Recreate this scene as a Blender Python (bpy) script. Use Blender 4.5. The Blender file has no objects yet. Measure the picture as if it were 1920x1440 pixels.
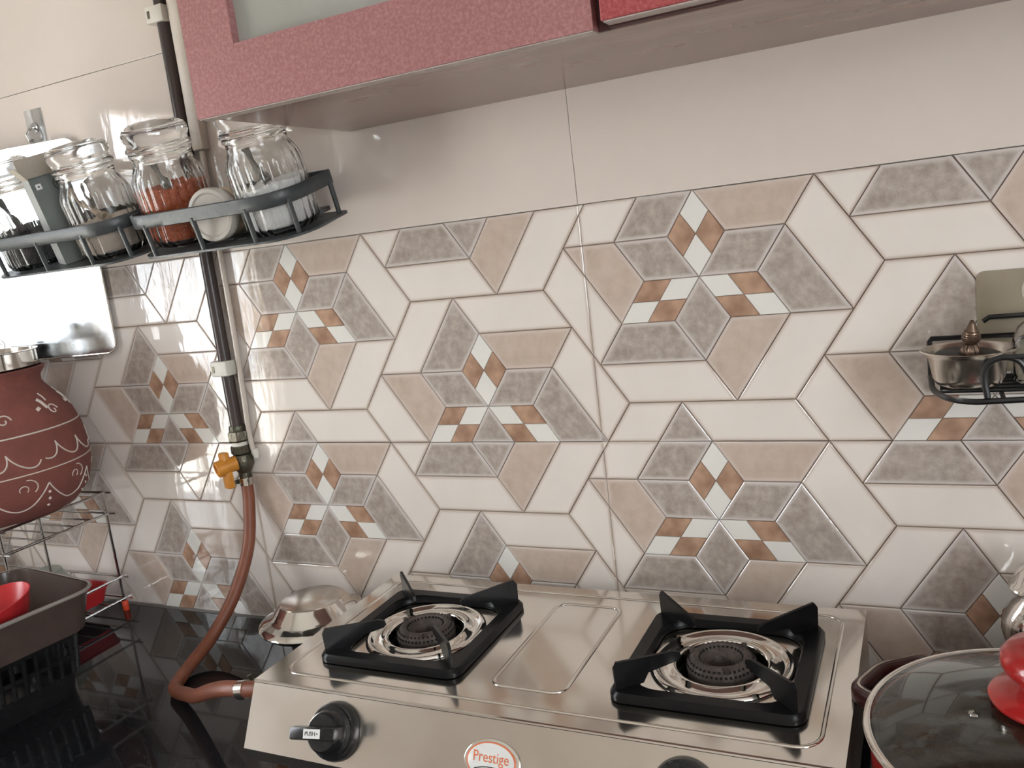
import bpy, bmesh, math, random
from mathutils import Vector, Matrix
random.seed(7)
PI = math.pi
scene = bpy.context.scene
COL = scene.collection

# ------------------------------------------------------------------ camera
cam_d = bpy.data.cameras.new('camera')
cam = bpy.data.objects.new('camera', cam_d); COL.objects.link(cam)
cam_d.sensor_fit = 'HORIZONTAL'; cam_d.sensor_width = 36.0
cam_d.lens = 1606.9 * 36.0 / 1920.0
cam_d.clip_start = 0.02; cam_d.clip_end = 100
_r = Vector((0.89786618, 0.42361034, -0.11996082))
_u = Vector((0.03271715, 0.20752107, 0.97768328))
_b = Vector((0.43905114, -0.88175353, 0.17246682))
cam.matrix_world = Matrix(((_r.x, _u.x, _b.x, 0.2401), (_r.y, _u.y, _b.y, -1.0045), (_r.z, _u.z, _b.z, 0.0764), (0, 0, 0, 1)))
scene.camera = cam

# ------------------------------------------------------------------ world, exposure
scene.view_settings.view_transform = 'Standard'
scene.view_settings.look = 'None'
scene.view_settings.gamma = 1.0
scene.view_settings.use_curve_mapping = False
scene.view_settings.exposure = 0.0
world = bpy.data.worlds.new('sky'); scene.world = world; world.use_nodes = True
wn = world.node_tree
bg = wn.nodes['Background']
bg.inputs['Color'].default_value = (0.975, 0.985, 1.06, 1)
bg.inputs['Strength'].default_value = 14.8

sun_d = bpy.data.lights.new('sun', 'SUN'); sun_d.energy = 60.0; sun_d.angle = 0.01; sun_d.color = (1.0, 0.95, 0.88)
sun = bpy.data.objects.new('sun', sun_d); COL.objects.link(sun); sun.location = (-4, 4, 6)
sun.rotation_euler = Vector((0.0, -0.55, -0.83)).to_track_quat('-Z', 'Y').to_euler()

# room extents (metres; z = 0 is near the middle of the splashback)
XL, XR, YB, ZF, ZC = -1.70, 1.70, -2.70, -1.36, 1.30
ZT = -0.502                      # counter top
# window in the left wall (tall barred opening); unseen opening added on the right, behind the camera, for fill light
W1 = dict(y0=-1.22, y1=-0.68, z0=-0.98, z1=0.56)
W_FILL = dict(y0=-2.30, y1=-1.35, z0=-0.35, z1=0.95)

def area_portal(name, loc, rot, sx, sy):
    l = bpy.data.lights.new(name, 'AREA'); l.shape = 'RECTANGLE'; l.size = sx; l.size_y = sy
    l.cycles.is_portal = True
    o = bpy.data.objects.new(name, l); COL.objects.link(o); o.location = loc; o.rotation_euler = rot
    return o
area_portal('window_portal', (XL - 0.06, (W1['y0'] + W1['y1']) / 2, (W1['z0'] + W1['z1']) / 2), (0, -PI / 2, 0), W1['z1'] - W1['z0'], W1['y1'] - W1['y0'])
area_portal('fill_portal', (XR + 0.06, (W_FILL['y0'] + W_FILL['y1']) / 2, (W_FILL['z0'] + W_FILL['z1']) / 2), (0, PI / 2, 0), W_FILL['z1'] - W_FILL['z0'], W_FILL['y1'] - W_FILL['y0'])

# ------------------------------------------------------------------ materials
def srgb(r, g, b):
    f = lambda c: (c / 255) / 12.92 if c / 255 <= 0.04045 else ((c / 255 + 0.055) / 1.055) ** 2.4
    return (f(r), f(g), f(b), 1)
MATS = {}
def mat(name, base, rough=0.5, metal=0.0, spec=0.5, col2=None, nscale=20, ndet=4, contrast=(0.35, 0.65), bump=0.0, bscale=60,
        trans=0.0, ior=1.45, coat=0.0, rim=None, emit=None, alpha=1.0, stretch=None, rough2=None, sheen=0.0):
    if name in MATS: return MATS[name]
    m = bpy.data.materials.new(name); m.use_nodes = True
    nt = m.node_tree; N = nt.nodes; L = nt.links
    p = N['Principled BSDF']
    p.inputs['Base Color'].default_value = base
    p.inputs['Roughness'].default_value = rough
    p.inputs['Metallic'].default_value = metal
    p.inputs['Specular IOR Level'].default_value = spec
    p.inputs['IOR'].default_value = ior
    p.inputs['Transmission Weight'].default_value = trans
    p.inputs['Coat Weight'].default_value = coat
    p.inputs['Coat Roughness'].default_value = 0.05
    p.inputs['Alpha'].default_value = alpha
    if emit: 
        p.inputs['Emission Color'].default_value = emit[0]; p.inputs['Emission Strength'].default_value = emit[1]
    vec = None
    if col2 or bump or rough2:
        tc = N.new('ShaderNodeTexCoord'); vec = tc.outputs['Object']
        bvec = vec
        if stretch:
            mp = N.new('ShaderNodeMapping'); mp.inputs['Scale'].default_value = stretch
            L.new(vec, mp.inputs['Vector']); bvec = mp.outputs['Vector']
            if not bump: vec = bvec
    colout = None
    if col2:
        n = N.new('ShaderNodeTexNoise'); n.inputs['Scale'].default_value = nscale; n.inputs['Detail'].default_value = ndet
        n.inputs['Roughness'].default_value = 0.65
        L.new(vec, n.inputs['Vector'])
        r = N.new('ShaderNodeValToRGB'); r.color_ramp.elements[0].position = contrast[0]; r.color_ramp.elements[1].position = contrast[1]
        r.color_ramp.elements[0].color = base; r.color_ramp.elements[1].color = col2
        L.new(n.outputs['Fac'], r.inputs['Fac']); colout = r.outputs['Color']
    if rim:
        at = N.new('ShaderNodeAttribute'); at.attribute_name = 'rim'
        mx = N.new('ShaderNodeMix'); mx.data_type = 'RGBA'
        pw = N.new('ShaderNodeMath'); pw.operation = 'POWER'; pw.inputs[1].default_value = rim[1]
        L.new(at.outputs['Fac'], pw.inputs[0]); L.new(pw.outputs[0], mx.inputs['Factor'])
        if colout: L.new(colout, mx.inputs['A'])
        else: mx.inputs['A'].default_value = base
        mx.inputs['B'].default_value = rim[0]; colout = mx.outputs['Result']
    if colout: L.new(colout, p.inputs['Base Color'])
    if rough2:
        n = N.new('ShaderNodeTexNoise'); n.inputs['Scale'].default_value = rough2[0]; n.inputs['Detail'].default_value = 5
        L.new(vec, n.inputs['Vector'])
        mr = N.new('ShaderNodeMapRange'); mr.inputs['From Min'].default_value = 0.3; mr.inputs['From Max'].default_value = 0.7
        mr.inputs['To Min'].default_value = rough; mr.inputs['To Max'].default_value = rough2[1]
        L.new(n.outputs['Fac'], mr.inputs['Value']); L.new(mr.outputs['Result'], p.inputs['Roughness'])
    if bump:
        n = N.new('ShaderNodeTexNoise'); n.inputs['Scale'].default_value = bscale; n.inputs['Detail'].default_value = 3
        L.new(bvec, n.inputs['Vector'])
        b = N.new('ShaderNodeBump'); b.inputs['Strength'].default_value = bump; b.inputs['Distance'].default_value = 0.01
        L.new(n.outputs['Fac'], b.inputs['Height']); L.new(b.outputs['Normal'], p.inputs['Normal'])
    MATS[name] = m
    return m

GL = dict(rough=0.05, spec=0.5, ior=1.55, bump=0.03, bscale=45, stretch=(1, 1, 0.30))
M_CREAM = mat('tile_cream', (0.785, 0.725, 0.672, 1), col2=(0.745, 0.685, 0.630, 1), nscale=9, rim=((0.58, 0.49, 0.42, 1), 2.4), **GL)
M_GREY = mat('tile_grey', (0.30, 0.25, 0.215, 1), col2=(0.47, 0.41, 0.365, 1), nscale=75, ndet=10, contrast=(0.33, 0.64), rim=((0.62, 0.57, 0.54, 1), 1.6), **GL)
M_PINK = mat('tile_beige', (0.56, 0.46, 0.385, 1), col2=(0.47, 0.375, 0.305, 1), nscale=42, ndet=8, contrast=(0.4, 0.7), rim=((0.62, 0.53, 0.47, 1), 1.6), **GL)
M_WHITE = mat('tile_white', (0.77, 0.75, 0.70, 1), **GL)
M_BROWN = mat('tile_copper', (0.30, 0.175, 0.115, 1), col2=(0.50, 0.32, 0.22, 1), nscale=30, ndet=2, **GL)
M_PLAIN = mat('tile_plain', (0.70, 0.625, 0.565, 1), col2=(0.68, 0.60, 0.54, 1), nscale=5, **GL)
M_JOINT = mat('tile_joint', (0.20, 0.145, 0.11, 1), rough=0.5, col2=(0.24, 0.18, 0.14, 1), nscale=40)
M_GROUT = mat('grout', (0.62, 0.57, 0.52, 1), rough=0.7)
M_PAINT = mat('wall_paint', (0.72, 0.68, 0.62, 1), rough=0.7, col2=(0.70, 0.66, 0.60, 1), nscale=3)
M_CEIL = mat('ceiling_paint', (0.82, 0.81, 0.78, 1), rough=0.8, col2=(0.80, 0.79, 0.76, 1), nscale=3)
M_FLOOR = mat('floor_tile', (0.42, 0.38, 0.33, 1), rough=0.25, col2=(0.48, 0.44, 0.39, 1), nscale=12)
M_GRANITE = mat('black_granite', (0.010, 0.011, 0.013, 1), rough=0.045, col2=(0.035, 0.037, 0.04, 1), nscale=420, ndet=2, contrast=(0.56, 0.72))
M_STEEL = mat('brushed_steel', (0.74, 0.70, 0.645, 1), rough=0.20, metal=1, col2=(0.69, 0.645, 0.59, 1), nscale=10, ndet=5, rough2=(14, 0.27))
M_STEELT = mat('satin_steel_top', (0.72, 0.685, 0.635, 1), rough=0.10, metal=1, col2=(0.68, 0.64, 0.585, 1), nscale=10, ndet=5, rough2=(12, 0.19))
M_STEELD = mat('dull_spoon_steel', (0.26, 0.25, 0.23, 1), rough=0.35, metal=0.7, col2=(0.20, 0.19, 0.175, 1), nscale=40)
M_STEELP = mat('polished_steel', (0.76, 0.73, 0.69, 1), rough=0.08, metal=1, col2=(0.72, 0.69, 0.64, 1), nscale=9)
M_STEELB = mat('worn_steel_board', (0.78, 0.80, 0.82, 1), rough=0.10, metal=1, col2=(0.70, 0.73, 0.76, 1), nscale=40, ndet=8, rough2=(30, 0.28))
M_CHROME = mat('chrome_wire', (0.62, 0.62, 0.62, 1), rough=0.12, metal=1, col2=(0.56, 0.56, 0.56, 1), nscale=60)
M_ENAMEL = mat('black_enamel', (0.006, 0.006, 0.007, 1), rough=0.28, spec=0.22, col2=(0.008, 0.008, 0.008, 1), nscale=60)
M_BLACKP = mat('black_plastic', (0.010, 0.010, 0.011, 1), rough=0.22, col2=(0.014, 0.014, 0.015, 1), nscale=50)
M_SHELF = mat('shelf_coating', (0.045, 0.050, 0.052, 1), rough=0.36, col2=(0.058, 0.064, 0.066, 1), nscale=80, bump=0.05, bscale=160)
M_WIRE = mat('black_wire_coating', (0.008, 0.008, 0.009, 1), rough=0.3, col2=(0.012, 0.012, 0.012, 1), nscale=80)
M_BURNER = mat('burnt_brass', (0.060, 0.047, 0.042, 1), rough=0.55, metal=0.4, col2=(0.10, 0.08, 0.07, 1), nscale=90, bump=0.2, bscale=300)
M_HOLE = mat('port_black', (0.004, 0.004, 0.004, 1), rough=0.8)
M_DOOR = mat('rose_laminate', (0.325, 0.145, 0.145, 1), rough=0.30, metal=0.25, col2=(0.43, 0.225, 0.22, 1), nscale=300, ndet=3, contrast=(0.42, 0.68), coat=0.15)
M_DOORR = mat('red_laminate', (0.34, 0.065, 0.07, 1), rough=0.30, metal=0.35, col2=(0.46, 0.13, 0.13, 1), nscale=330, ndet=3, contrast=(0.42, 0.68), coat=0.15)
M_UNDER = mat('brown_laminate', (0.29, 0.185, 0.16, 1), rough=0.16, col2=(0.215, 0.13, 0.112, 1), nscale=16, ndet=6, stretch=(0.3, 1, 1))
M_EDGE = mat('grey_edge_band', (0.42, 0.36, 0.33, 1), rough=0.4, col2=(0.38, 0.32, 0.29, 1), nscale=30)
M_GAPSHADE = mat('gap_shade_maroon', (0.06, 0.018, 0.018, 1), rough=0.5, col2=(0.07, 0.022, 0.02, 1), nscale=30)  # shade colour for the gaps around the cabinet doors
M_PANE = mat('frosted_pane', (0.45, 0.45, 0.40, 1), rough=0.16, trans=0.35, col2=(0.50, 0.50, 0.46, 1), nscale=12)
M_GLASS = mat('clear_glass', (0.99, 0.995, 0.99, 1), rough=0.0, trans=1.0, ior=1.45)
M_LIDGLASS = mat('lid_glass', (0.80, 0.82, 0.80, 1), rough=0.0, trans=1.0, ior=1.48)
M_PLASTIC = mat('clear_plastic', (0.90, 0.90, 0.88, 1), rough=0.12, trans=0.85, ior=1.4)
M_CHILI = mat('chili_powder', (0.40, 0.075, 0.028, 1), rough=0.9, col2=(0.50, 0.12, 0.045, 1), nscale=160, bump=0.5, bscale=500)
M_SALT = mat('white_salt', (0.95, 0.94, 0.93, 1), rough=0.8, col2=(0.97, 0.965, 0.955, 1), nscale=300, bump=0.3, bscale=500)
M_SEEDS = mat('black_seeds', (0.025, 0.025, 0.028, 1), rough=0.6, col2=(0.07, 0.07, 0.075, 1), nscale=500, bump=0.6, bscale=600)
M_FLOUR = mat('beige_powder', (0.60, 0.51, 0.43, 1), rough=0.9, col2=(0.66, 0.57, 0.49, 1), nscale=120, bump=0.3, bscale=400)
M_TURM = mat('ochre_spice', (0.52, 0.29, 0.09, 1), rough=0.9, col2=(0.60, 0.36, 0.13, 1), nscale=200)
M_WOOD = mat('pale_wood', (0.42, 0.34, 0.26, 1), rough=0.6, col2=(0.34, 0.27, 0.20, 1), nscale=30, stretch=(4, 4, 1))
M_DSPOON = mat('dark_plastic_spoon', (0.03, 0.03, 0.035, 1), rough=0.35, col2=(0.04, 0.04, 0.045, 1), nscale=40)
M_CARTON = mat('green_carton', (0.145, 0.165, 0.15, 1), rough=0.4, col2=(0.11, 0.125, 0.115, 1), nscale=18, ndet=6)
M_CARTONL = mat('silver_carton_side', (0.45, 0.46, 0.45, 1), rough=0.35, col2=(0.40, 0.41, 0.40, 1), nscale=18)
M_CARDB = mat('raw_card', (0.47, 0.42, 0.34, 1), rough=0.8, col2=(0.43, 0.38, 0.31, 1), nscale=40)
M_PRINT = mat('white_print', (0.75, 0.76, 0.74, 1), rough=0.5, col2=(0.70, 0.71, 0.69, 1), nscale=40)
M_PIPE = mat('dark_painted_pipe', (0.045, 0.032, 0.030, 1), rough=0.3, col2=(0.065, 0.05, 0.045, 1), nscale=30, stretch=(1, 1, 0.2))
M_CABLE = mat('cream_conduit', (0.62, 0.55, 0.48, 1), rough=0.4, col2=(0.58, 0.51, 0.44, 1), nscale=20)
M_CLIP = mat('white_clip', (0.72, 0.69, 0.62, 1), rough=0.45, col2=(0.66, 0.63, 0.56, 1), nscale=30)
M_BRASS = mat('aged_brass', (0.15, 0.125, 0.095, 1), rough=0.38, metal=0.8, col2=(0.09, 0.10, 0.07, 1), nscale=60, bump=0.15, bscale=200)
M_YELLOW = mat('yellow_lever', (0.64, 0.27, 0.035, 1), rough=0.35, col2=(0.54, 0.21, 0.03, 1), nscale=40)
M_HOSE = mat('orange_rubber', (0.235, 0.078, 0.042, 1), rough=0.45, col2=(0.19, 0.062, 0.034, 1), nscale=26)
M_CLAY = mat('terracotta', (0.255, 0.088, 0.068, 1), rough=0.8, col2=(0.205, 0.070, 0.058, 1), nscale=26, ndet=6, bump=0.08, bscale=120)
M_CHALK = mat('chalk_paint', (0.72, 0.66, 0.60, 1), rough=0.8, col2=(0.66, 0.59, 0.53, 1), nscale=90)
M_RED = mat('red_plastic', (0.52, 0.030, 0.035, 1), rough=0.30, col2=(0.46, 0.024, 0.028, 1), nscale=20)
M_REDPOT = mat('red_enamel', (0.42, 0.018, 0.016, 1), rough=0.22, col2=(0.36, 0.014, 0.013, 1), nscale=12, coat=0.4)
M_MAROON = mat('maroon_bakelite', (0.045, 0.012, 0.012, 1), rough=0.28, col2=(0.06, 0.017, 0.016, 1), nscale=30)
M_CURRY = mat('brown_food', (0.10, 0.072, 0.05, 1), rough=0.5, col2=(0.055, 0.038, 0.026, 1), nscale=30, ndet=6, bump=0.8, bscale=40)
M_ORANGE = mat('orange_cap', (0.80, 0.085, 0.035, 1), rough=0.4, col2=(0.74, 0.075, 0.03, 1), nscale=30)
M_SMOKE = mat('smoky_plastic', (0.13, 0.092, 0.08, 1), rough=0.2, trans=0.35, col2=(0.11, 0.08, 0.07, 1), nscale=30)
M_SAGE = mat('sage_melamine', (0.40, 0.44, 0.38, 1), rough=0.35, col2=(0.36, 0.40, 0.34, 1), nscale=20)
M_PEEL = mat('pale_fruit', (0.62, 0.46, 0.25, 1), rough=0.5, col2=(0.56, 0.40, 0.20, 1), nscale=40)
M_BRONZE = mat('bronze', (0.22, 0.155, 0.115, 1), rough=0.28, metal=0.9, col2=(0.14, 0.095, 0.07, 1), nscale=60)
M_ADH = mat('beige_adhesive_plate', (0.30, 0.255, 0.185, 1), rough=0.4, col2=(0.28, 0.235, 0.17, 1), nscale=30)
M_BADGEW = mat('badge_white', (0.74, 0.74, 0.72, 1), rough=0.25, col2=(0.72, 0.72, 0.70, 1), nscale=30)
M_BADGEO = mat('badge_orange', (0.72, 0.18, 0.07, 1), rough=0.35, col2=(0.68, 0.16, 0.06, 1), nscale=30)
M_LABEL = mat('paper_label', (0.66, 0.56, 0.42, 1), rough=0.6, col2=(0.60, 0.50, 0.37, 1), nscale=60)
M_FRAMEW = mat('window_paint', (0.50, 0.42, 0.34, 1), rough=0.5, col2=(0.46, 0.38, 0.30, 1), nscale=20)
M_EARTH = mat('yard_paving', (0.70, 0.69, 0.66, 1), rough=0.9, col2=(0.60, 0.59, 0.56, 1), nscale=2)

M_WPANE = bpy.data.materials.new('window_glass'); M_WPANE.use_nodes = True
_n = M_WPANE.node_tree.nodes; _n.clear(); _l = M_WPANE.node_tree.links
_o = _n.new('ShaderNodeOutputMaterial'); _m = _n.new('ShaderNodeMixShader'); _t = _n.new('ShaderNodeBsdfTransparent'); _g = _n.new('ShaderNodeBsdfGlossy')
_g.inputs['Roughness'].default_value = 0.0; _m.inputs['Fac'].default_value = 0.06; _t.inputs['Color'].default_value = (.95, .97, .96, 1)
_l.new(_t.outputs[0], _m.inputs[1]); _l.new(_g.outputs[0], _m.inputs[2]); _l.new(_m.outputs[0], _o.inputs[0])

# ------------------------------------------------------------------ mesh helpers
class MB:
    def __init__(s): s.v = []; s.f = []
    def add(s, vs, fs, M=None):
        o = len(s.v)
        s.v += [tuple(M @ Vector(p)) if M else tuple(p) for p in vs]
        s.f += [tuple(i + o for i in f) for f in fs]
        return s
    def box(s, x0, x1, y0, y1, z0, z1, bev=0.0, M=None):
        if bev <= 0:
            vs = [(x0, y0, z0), (x1, y0, z0), (x1, y1, z0), (x0, y1, z0), (x0, y0, z1), (x1, y0, z1), (x1, y1, z1), (x0, y1, z1)]
            return s.add(vs, [(0, 3, 2, 1), (4, 5, 6, 7), (0, 1, 5, 4), (1, 2, 6, 5), (2, 3, 7, 6), (3, 0, 4, 7)], M)
        b = bmesh.new(); bmesh.ops.create_cube(b, size=1.0)
        for v in b.verts:
            v.co = Vector(((x0 + x1) / 2 + v.co.x * (x1 - x0), (y0 + y1) / 2 + v.co.y * (y1 - y0), (z0 + z1) / 2 + v.co.z * (z1 - z0)))
        bmesh.ops.bevel(b, geom=b.edges[:], offset=bev, segments=2, affect='EDGES', profile=0.5)
        b.verts.index_update()
        s.add([v.co[:] for v in b.verts], [[v.index for v in f.verts] for f in b.faces], M); b.free(); return s
    def lathe(s, prof, n=48, M=None, a0=0, a1=2 * PI, flute=None):
        full = abs(a1 - a0 - 2 * PI) < 1e-6; k = n if full else n + 1
        vs = []
        for i in range(k):
            a = a0 + (a1 - a0) * i / n
            for (r, z) in prof:
                rr = r + (flute[1] * math.cos(flute[0] * a) if flute and flute[2] < z < flute[3] and r > flute[4] else 0)
                vs.append((rr * math.cos(a), rr * math.sin(a), z))
        m = len(prof); fs = []
        for i in range(n):
            j = (i + 1) % k
            for q in range(m - 1):
                f = [i * m + q, j * m + q, j * m + q + 1, i * m + q + 1]
                if prof[q][0] < 1e-9 and prof[q + 1][0] < 1e-9: continue
                if prof[q][0] < 1e-9: f = [f[0], f[2], f[3]]
                elif prof[q + 1][0] < 1e-9: f = [f[0], f[1], f[2]]
                fs.append(tuple(f))
        return s.add(vs, fs, M)
    def tube(s, pts, r, n=10, closed=False, cap=True, M=None):
        P = [Vector(p) for p in pts]; m = len(P); rr = r if isinstance(r, (list, tuple)) else [r] * m
        T = []
        for i in range(m):
            a = P[(i - 1) % m] if (closed or i > 0) else P[i]; b = P[(i + 1) % m] if (closed or i < m - 1) else P[i]
            t = (b - a); T.append(t.normalized() if t.length > 1e-9 else Vector((0, 0, 1)))
        ref = Vector((0, 0, 1)) if abs(T[0].z) < 0.9 else Vector((1, 0, 0))
        nrm = (ref - T[0] * ref.dot(T[0])).normalized()
        vs = []
        for i in range(m):
            nrm = (nrm - T[i] * nrm.dot(T[i])); nrm = nrm.normalized() if nrm.length > 1e-6 else T[i].orthogonal().normalized()
            bn = T[i].cross(nrm)
            for k in range(n):
                a = 2 * PI * k / n
                vs.append(P[i] + (nrm * math.cos(a) + bn * math.sin(a)) * rr[i])
        fs = []
        for i in range(m if closed else m - 1):
            j = (i + 1) % m
            for k in range(n):
                fs.append((i * n + k, i * n + (k + 1) % n, j * n + (k + 1) % n, j * n + k))
        if cap and not closed:
            fs.append(tuple(range(n))[::-1]); fs.append(tuple((m - 1) * n + k for k in range(n)))
        return s.add(vs, fs, M)
    def ribbon(s, pts, h, t, up=(0, 0, 1), closed=False, M=None):
        P = [Vector(p) for p in pts]; m = len(P); U = Vector(up)
        vs = []
        for i in range(m):
            a = P[(i - 1) % m] if (closed or i > 0) else P[i]; b = P[(i + 1) % m] if (closed or i < m - 1) else P[i]
            T = (b - a).normalized(); S = T.cross(U).normalized()
            c = min(h, t) * 0.25
            for (p, q) in ((-t / 2 + c, -h / 2), (t / 2 - c, -h / 2), (t / 2, -h / 2 + c), (t / 2, h / 2 - c), (t / 2 - c, h / 2), (-t / 2 + c, h / 2), (-t / 2, h / 2 - c), (-t / 2, -h / 2 + c)):
                vs.append(P[i] + S * p + U * q)
        fs = []; n = 8
        for i in range(m if closed else m - 1):
            j = (i + 1) % m
            for k in range(n): fs.append((i * n + k, j * n + k, j * n + (k + 1) % n, i * n + (k + 1) % n))
        if not closed: fs.append(tuple(range(n))); fs.append(tuple((m - 1) * n + k for k in range(n))[::-1])
        return s.add(vs, fs, M)
    def plate(s, outer, holes, z0, z1, M=None):
        """flat plate in xy with holes, extruded z0..z1"""
        b = bmesh.new(); es = []
        for loop in [outer] + holes:
            vv = [b.verts.new((p[0], p[1], z1)) for p in loop]
            es += [b.edges.new((vv[i], vv[(i + 1) % len(vv)])) for i in range(len(vv))]
        bmesh.ops.triangle_fill(b, edges=es, use_beauty=True, use_dissolve=False, normal=(0, 0, 1))
        r = bmesh.ops.extrude_face_region(b, geom=b.faces[:])
        for v in [g for g in r['geom'] if isinstance(g, bmesh.types.BMVert)]: v.co.z = z0
        bmesh.ops.recalc_face_normals(b, faces=b.faces[:]); b.verts.index_update()
        s.add([v.co[:] for v in b.verts], [[v.index for v in f.verts] for f in b.faces], M); b.free(); return s
    def prism(s, poly, axis_fn):
        """poly list of (a,b); axis_fn(a,b,t) with t in 0/1"""
        n = len(poly)
        vs = [axis_fn(a, b, 0) for a, b in poly] + [axis_fn(a, b, 1) for a, b in poly]
        fs = [tuple(range(n))[::-1], tuple(range(n, 2 * n))] + [(i, (i + 1) % n, n + (i + 1) % n, n + i) for i in range(n)]
        return s.add(vs, fs)
    def mesh(s, name, material, angle=35, fixn=True):
        me = bpy.data.meshes.new(name); me.from_pydata([tuple(v) for v in s.v], [], s.f)
        if fixn:
            b = bmesh.new(); b.from_mesh(me); bmesh.ops.remove_doubles(b, verts=b.verts[:], dist=1e-6); bmesh.ops.recalc_face_normals(b, faces=b.faces[:]); b.to_mesh(me); b.free()
        if material: me.materials.append(material)
        if angle:
            for p in me.polygons: p.use_smooth = True
            me.set_sharp_from_angle(angle=math.radians(angle))
        me.update(); return me
    def build(s, name, material, parent=None, angle=35, **k):
        return obj(name, s.mesh(name, material, angle), parent, **k)

def obj(name, me, parent=None, loc=None, rot=None, label=None, cat=None, group=None, kind=None):
    o = bpy.data.objects.new(name, me); COL.objects.link(o)
    if parent: o.parent = parent
    if loc: o.location = loc
    if rot: o.rotation_euler = rot
    if label: o['label'] = label
    if cat: o['category'] = cat
    if group: o['group'] = group
    if kind: o['kind'] = kind
    return o
def thing(name, label, cat, loc=(0, 0, 0), rot=(0, 0, 0), group=None):
    return obj(name, None, None, loc, rot, label, cat, group)
def struct(name, mb, m, parent=None, angle=None):
    return mb.build(name, m, parent, angle, kind='structure')
def rrect(x0, x1, y0, y1, r, n=6):
    rs = r if isinstance(r, (list, tuple)) else [r] * 4     # corners: (x1,y0),(x1,y1),(x0,y1),(x0,y0)
    out = []
    for (cx, cy, a, q) in ((x1, y0, -PI / 2, 0), (x1, y1, 0, 1), (x0, y1, PI / 2, 2), (x0, y0, PI, 3)):
        q = rs[q]; px = cx - q if cx == x1 else cx + q; py = cy + q if cy == y0 else cy - q
        for i in range(n + 1):
            t = a + PI / 2 * i / n
            out.append((px + q * math.cos(t), py + q * math.sin(t)))
    return out
def circ(cx, cy, r, n=24, ry=None): return [(cx + r * math.cos(2 * PI * i / n), cy + (ry or r) * math.sin(2 * PI * i / n)) for i in range(n)]
def catmull(pts, n=8):
    P = [Vector(p) for p in pts]; out = []
    for i in range(len(P) - 1):
        p0 = P[i - 1] if i else P[0] * 2 - P[1]; p1 = P[i]; p2 = P[i + 1]; p3 = P[i + 2] if i + 2 < len(P) else P[-1] * 2 - P[-2]
        for k in range(n):
            t = k / n
            out.append(0.5 * ((2 * p1) + (p2 - p0) * t + (2 * p0 - 5 * p1 + 4 * p2 - p3) * t * t + (3 * p1 - p0 - 3 * p2 + p3) * t ** 3))
    out.append(P[-1]); return out
def loft(rings, caps=True):
    """rings: list of equal-length point lists"""
    mb = MB(); n = len(rings[0]); vs = [p for r in rings for p in r]; fs = []
    for i in range(len(rings) - 1):
        for k in range(n): fs.append((i * n + k, i * n + (k + 1) % n, (i + 1) * n + (k + 1) % n, (i + 1) * n + k))
    if caps: fs.append(tuple(range(n))[::-1]); fs.append(tuple((len(rings) - 1) * n + k for k in range(n)))
    mb.add(vs, fs); return mb
def text_mesh(txt, size, material, depth=0.0003, shear=0.0, offset=0.0):
    c = bpy.data.curves.new('lettering', 'FONT'); c.body = txt; c.size = size; c.align_x = 'CENTER'; c.align_y = 'CENTER'
    c.extrude = depth; c.shear = shear; c.offset = offset; c.resolution_u = 4
    o = bpy.data.objects.new('lettering_tmp', c); COL.objects.link(o)
    bpy.context.view_layer.update()
    me = bpy.data.meshes.new_from_object(o.evaluated_get(bpy.context.evaluated_depsgraph_get()))
    bpy.data.objects.remove(o); bpy.data.curves.remove(c)
    me.materials.clear(); me.materials.append(material); return me

# ================================================================== THE SETTING
struct('floor', MB().box(XL - .1, XR + .1, YB - .1, 0.1, ZF - .1, ZF), M_FLOOR)
struct('ceiling', MB().box(XL - .1, XR + .1, YB - .1, 0.1, ZC, ZC + .1), M_CEIL)
def wall_with_hole(name, x0, x1, w):
    mb = MB()
    mb.box(x0, x1, YB, w['y0'], ZF, ZC); mb.box(x0, x1, w['y1'], 0.02, ZF, ZC)
    mb.box(x0, x1, w['y0'], w['y1'], ZF, w['z0']); mb.box(x0, x1, w['y0'], w['y1'], w['z1'], ZC)
    return struct(name, mb, M_PAINT)
wall_with_hole('wall_left', XL - .12, XL, W1)
wall_with_hole('wall_right', XR, XR + .12, W_FILL)
struct('wall_front', MB().box(XL - .1, XR + .1, YB - .1, YB, ZF, ZC), M_PAINT)
wall_back = struct('wall_back', MB().box(XL - .1, XR + .1, 0.012, 0.12, ZF, ZC), M_GROUT)
def window(name, x, w, nb, sgn):
    r = obj(name, None, None, (x, w['y0'], w['z0']), kind='structure')
    W = w['y1'] - w['y0']; H = w['z1'] - w['z0']; f = 0.03
    MB().box(-.03, .03, 0, W, 0, f).box(-.03, .03, 0, W, H - f, H).box(-.03, .03, 0, f, f, H - f).box(-.03, .03, W - f, W, f, H - f).build('window_frame', M_FRAMEW, r, None)
    MB().box(-.002, .002, f, W - f, f, H - f).build('pane', M_WPANE, r, None)
    for i in range(nb):
        y = f + (W - 2 * f) * (i + 1) / (nb + 1)
        MB().tube([(sgn * .022, y, f), (sgn * .022, y, H - f)], .005, 8).build('window_bar', M_FRAMEW, r)
    return r
window('window_1', XL - .05, W1, 4, 1)
window('fill_opening', XR + .05, W_FILL, 5, -1)  # added opening, lets fill daylight in from behind the camera
struct('yard', MB().box(-14, XL - .12, -9, 8, ZF - .3, ZF - .2), M_EARTH)

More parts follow.
